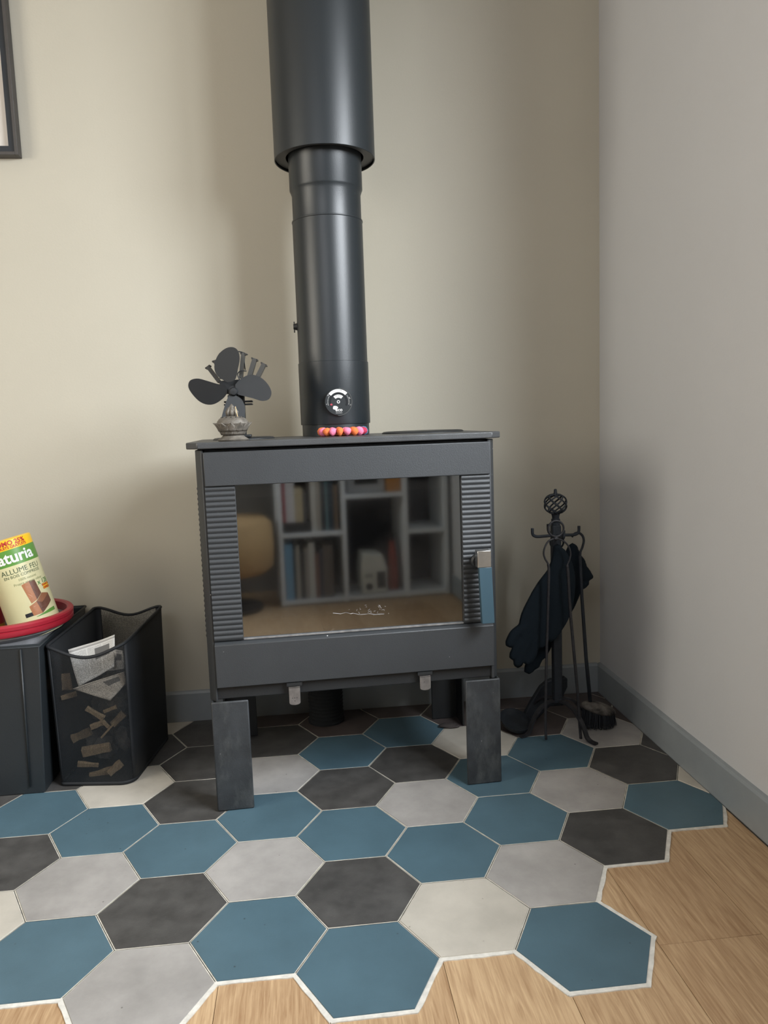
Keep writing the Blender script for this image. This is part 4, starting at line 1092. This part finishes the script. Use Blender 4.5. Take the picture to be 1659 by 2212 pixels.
poly([(-.030, -.007), (.030, -.007), (.030, .0025), (.010, .0015), (-.030, -.006)], LT - .2060, VA + .70, M_green, 'green_swoosh')
bm = bmesh.new()
for i in range(40):
    a = random.uniform(0, 2 * PI); rr = .085 * math.sqrt(random.random())
    q = bmesh.ops.create_icosphere(bm, subdivisions=2, radius=.030)['verts']; zz = random.uniform(.05, .345)
    for v in q: v.co = v.co * random.uniform(.8, 1.05) + Vector((BX + rr * math.cos(a), BYY + rr * math.sin(a), zz))
o = obj('brown_wrapping', bm, mat('brown_wrapping', (.10, .07, .05, 1), .9), None, kind='stuff'); tag(o, 'crumpled brown wrapping filling the red rimmed bucket', 'paper')
# neighbour pack, only its edge shows at the left border
t2 = thing('firelighter_pack', 'yellow and red pack at the left border, beside the cream firelighter pack', 'firelighter pack', (-1.795, -.235, .3750))
bm = bmesh.new(); lathe(bm, [(0, 0), (.046, 0), (.046, .150), (0, .150)], 40); obj('wrapper', bm, mat('ochre_wrapper', (.45, .22, .03, 1), .4), t2, smooth='auto')
bm = bmesh.new(); lathe(bm, [(.0464, .03), (.0464, .08)], 40); obj('red_band', bm, M_rimr, t2, smooth=True)

# ------------------------------------------------------------------ framed picture on the left
pf = thing('picture_frame', 'picture in a black frame with pale mount hanging at the upper left', 'picture frame', (-2.05, T, 1.679))
def fbar(x0, x1, z0, z1, nm='frame_side'):
    return boxm(x0, x1, -.034, -.001, z0, z1)
X1_ = -1.6775 + 2.05; PW = .70; PH = .78
Mf = mat('frame_edge', (.050, .045, .042, 1), .5, var=.1, scale=30); Mfi = mat('frame_inner', (.010, .014, .020, 1), .5)
zo = 0
for a in ((X1_ - .009, X1_, 0, PH), (X1_ - PW, X1_ - PW + .009, 0, PH), (X1_ - PW + .009, X1_ - .009, 0, .009), (X1_ - PW + .009, X1_ - .009, PH - .009, PH)):
    obj('frame_side', boxm(a[0], a[1], -.034, -.001, a[2], a[3]), Mf, pf, bevel=.001)
for a in ((X1_ - .026, X1_ - .009, .009, PH - .009), (X1_ - PW + .009, X1_ - PW + .026, .009, PH - .009)):
    obj('inner_lip', boxm(a[0], a[1], -.026, -.001, a[2], a[3]), Mfi, pf)
for a in ((.009, .026), (PH - .026, PH - .009)):
    obj('inner_lip', boxm(X1_ - PW + .026, X1_ - .026, -.026, -.001, a[0], a[1]), Mfi, pf)
obj('mount', boxm(X1_ - PW + .026, X1_ - .026, -.009, -.001, .026, PH - .026), mat('mount_card', (.62, .58, .54, 1), .8), pf)

# ------------------------------------------------------------------ behind the camera: seen mirrored in the stove glass
M_shelf = mat('white_shelf', (.70, .72, .74, 1), .5)
SX0, SX1, SYF, SYB = -.888, -.012, -2.60, -2.90
bs = thing('bookcase', 'white open bookcase with square cells, seen mirrored in the stove glass', 'bookcase', (-.45, -2.75, 0))
def sb(nm, x0, x1, z0, z1): 
    obj(nm, boxm(x0 + .45, x1 + .45, SYB + 2.75, SYF + 2.75, z0, z1), M_shelf, bs, bevel=.001)
for x in (-.888, -.567, -.247, -.034): sb('upright', x, x + .022, .0, 1.42)
for x0, x1, zs in ((-.866, -.567, (.004, .345, .69, 1.03, 1.395)), (-.545, -.247, (.004, .526, .86, 1.395)), (-.225, -.034, (.004, .330, .86, 1.395))):
    for z in zs: sb('shelf', x0, x1, z, z + .022)
obj('back_board', boxm(SX0 + .45, SX1 + .45, SYB + 2.744, SYB + 2.75, .0, 1.417), mat('grey_backboard', (.035, .04, .05, 1), .7), bs)
def book(x, w_, h_, z, c, tilt_=0, d=.19):
    bm = boxm(0, w_, -d, 0, 0, h_); o = obj('cover', bm, mat('book_%d' % len(bpy.data.materials), c, .6), None, bevel=.001)
    return o
books = []
def row(x, z, L_, grp):
    for w_, h_, c, nm in L_:
        o = book(x, w_, h_, z, c); o.name = 'book'; o.location = (x, SYF - .015 + 0, z + .0005); tag(o, nm, 'book', grp); x += w_ + .0012
row(-.862, .026, [(.040, .285, (.16, .33, .48, 1), 'tall pale blue book at the left end of the bottom shelf'),
                  (.012, .26, (.03, .03, .04, 1), 'thin black book beside the pale blue one, bottom shelf'),
                  (.020, .275, (.40, .38, .33, 1), 'slim cream book third along the bottom shelf'),
                  (.022, .24, (.04, .04, .045, 1), 'dark book between slim cream ones, bottom shelf'),
                  (.020, .26, (.30, .28, .25, 1), 'slim fawn book left of the white one, bottom shelf'),
                  (.030, .285, (.55, .54, .50, 1), 'white book with grey spine in the middle of the bottom shelf'),
                  (.020, .23, (.16, .07, .05, 1), 'dark red brown book right of the white one, bottom shelf'),
                  (.020, .25, (.03, .04, .06, 1), 'navy book near the right of the bottom shelf'),
                  (.050, .27, (.12, .10, .085, 1), 'thick brown book at the right end of the bottom shelf')], 'books on the bottom shelf')
bx = obj('storage_box', boxm(-.862, -.722, -2.80, -2.615, .3675, .420), mat('box_black', (.012, .013, .016, 1), .5), None, bevel=.003)
tag(bx, 'low black box lying under the upper row of books', 'box')
def row2(x, L_):
    for w_, h_, c, nm in L_:
        z = .4205 if x < -.74 else .3675
        o = book(x, w_, h_, z, c); o.name = 'book'; o.location = (x, SYF - .02, z); tag(o, nm, 'book', 'books on the second shelf'); x += w_ + .0012
row2(-.862, [(.016, .20, (.35, .04, .05, 1), 'thin red book at the left end of the second shelf'),
             (.044, .25, (.62, .60, .60, 1), 'thick white book next to the red one, second shelf'),
             (.040, .17, (.46, .38, .24, 1), 'short tan book in the middle of the second shelf'),
             (.018, .15, (.05, .05, .06, 1), 'short black book right of the tan one, second shelf')])
row2(-.7195, [(.026, .27, (.56, .54, .50, 1), 'tall white book right of the black box, second shelf'),
              (.022, .28, (.36, .33, .28, 1), 'fawn paperback right of the tall white one, second shelf'),
              (.022, .27, (.035, .04, .05, 1), 'black book right of the fawn paperback, second shelf'),
              (.012, .29, (.14, .24, .26, 1), 'thin teal book toward the right of the second shelf'),
              (.028, .25, (.03, .05, .07, 1), 'dark navy book next to the thin teal one, second shelf'),
              (.020, .23, (.22, .15, .10, 1), 'brown book at the right end of the second shelf')])
pm = thing('white_machine', 'white rounded machine with a dark round port in the lower middle cell', 'machine', (-.408, -2.70, .0262))
bm = bmesh.new(); prism(bm, [(-.066, 0), (.066, 0), (.070, .13), (.048, .205), (-.060, .215), (-.068, .12)], -.08, .09, axis='y'); obj('body', bm, mat('offwhite_plastic', (.60, .60, .55, 1), .45), pm, bevel=.012)
bm = bmesh.new(); q = bmesh.ops.create_cone(bm, segments=24, radius1=.018, radius2=.018, depth=.004, cap_ends=True)['verts']
for v in q: v.co = Vector((v.co.x - .03, v.co.z + .0925, v.co.y + .040))
obj('port', bm, M_castd, pm)
obj('side_window', boxm(.012, .056, .088, .0935, .03, .115), M_castd, pm)
obj('label_plate', boxm(-.052, -.010, .088, .0925, .085, .11), mat('plate_grey', (.35, .36, .33, 1), .6), pm)
rt = thing('red_bottle', 'tall dull red bottle beside the white machine in the bookcase', 'bottle', (-.293, -2.70, .0262))
bm = bmesh.new(); lathe(bm, [(0, 0), (.030, 0), (.030, .10), (.024, .17), (.016, .24), (.013, .26), (0, .26)], 24); obj('body', bm, mat('dull_red', (.30, .05, .03, 1), .45), rt, smooth='auto')
bm = bmesh.new(); lathe(bm, [(0, .26), (.014, .26), (.014, .30), (0, .30)], 20); obj('cap', bm, M_castd, rt, smooth='auto')
pr = thing('printer', 'pale grey printer on the middle board of the bookcase', 'printer', (-.40, -2.74, .5482))
obj('body', boxm(-.13, .07, -.12, .10, 0, .12), mat('printer_grey', (.40, .40, .40, 1), .5), pr, bevel=.01)
obj('paper_slot', boxm(-.09, .03, .098, .103, .045, .085), M_castd, pr)
ob = obj('orange_box', boxm(-.327, -.252, -2.80, -2.63, .5482, .655), mat('orange_card', (.45, .20, .05, 1), .7), None, bevel=.002)
tag(ob, 'small orange cardboard box right of the printer', 'box')
po = thing('drum_stool', 'round tan drum stool on a dark base left of the bookcase', 'stool', (-1.150, -2.62, 0))
bm = bmesh.new(); lathe(bm, [(0, .19), (.20, .19), (.232, .22), (.238, .32), (.232, .43), (.20, .46), (0, .465)], 48); obj('seat', bm, mat('tan_fabric', (.40, .25, .11, 1), .9), po, smooth=True)
bm = bmesh.new(); lathe(bm, [(0, 0), (.17, 0), (.17, .02), (.03, .04), (.03, .189), (0, .189)], 32); obj('base', bm, M_castd, po, smooth='auto')
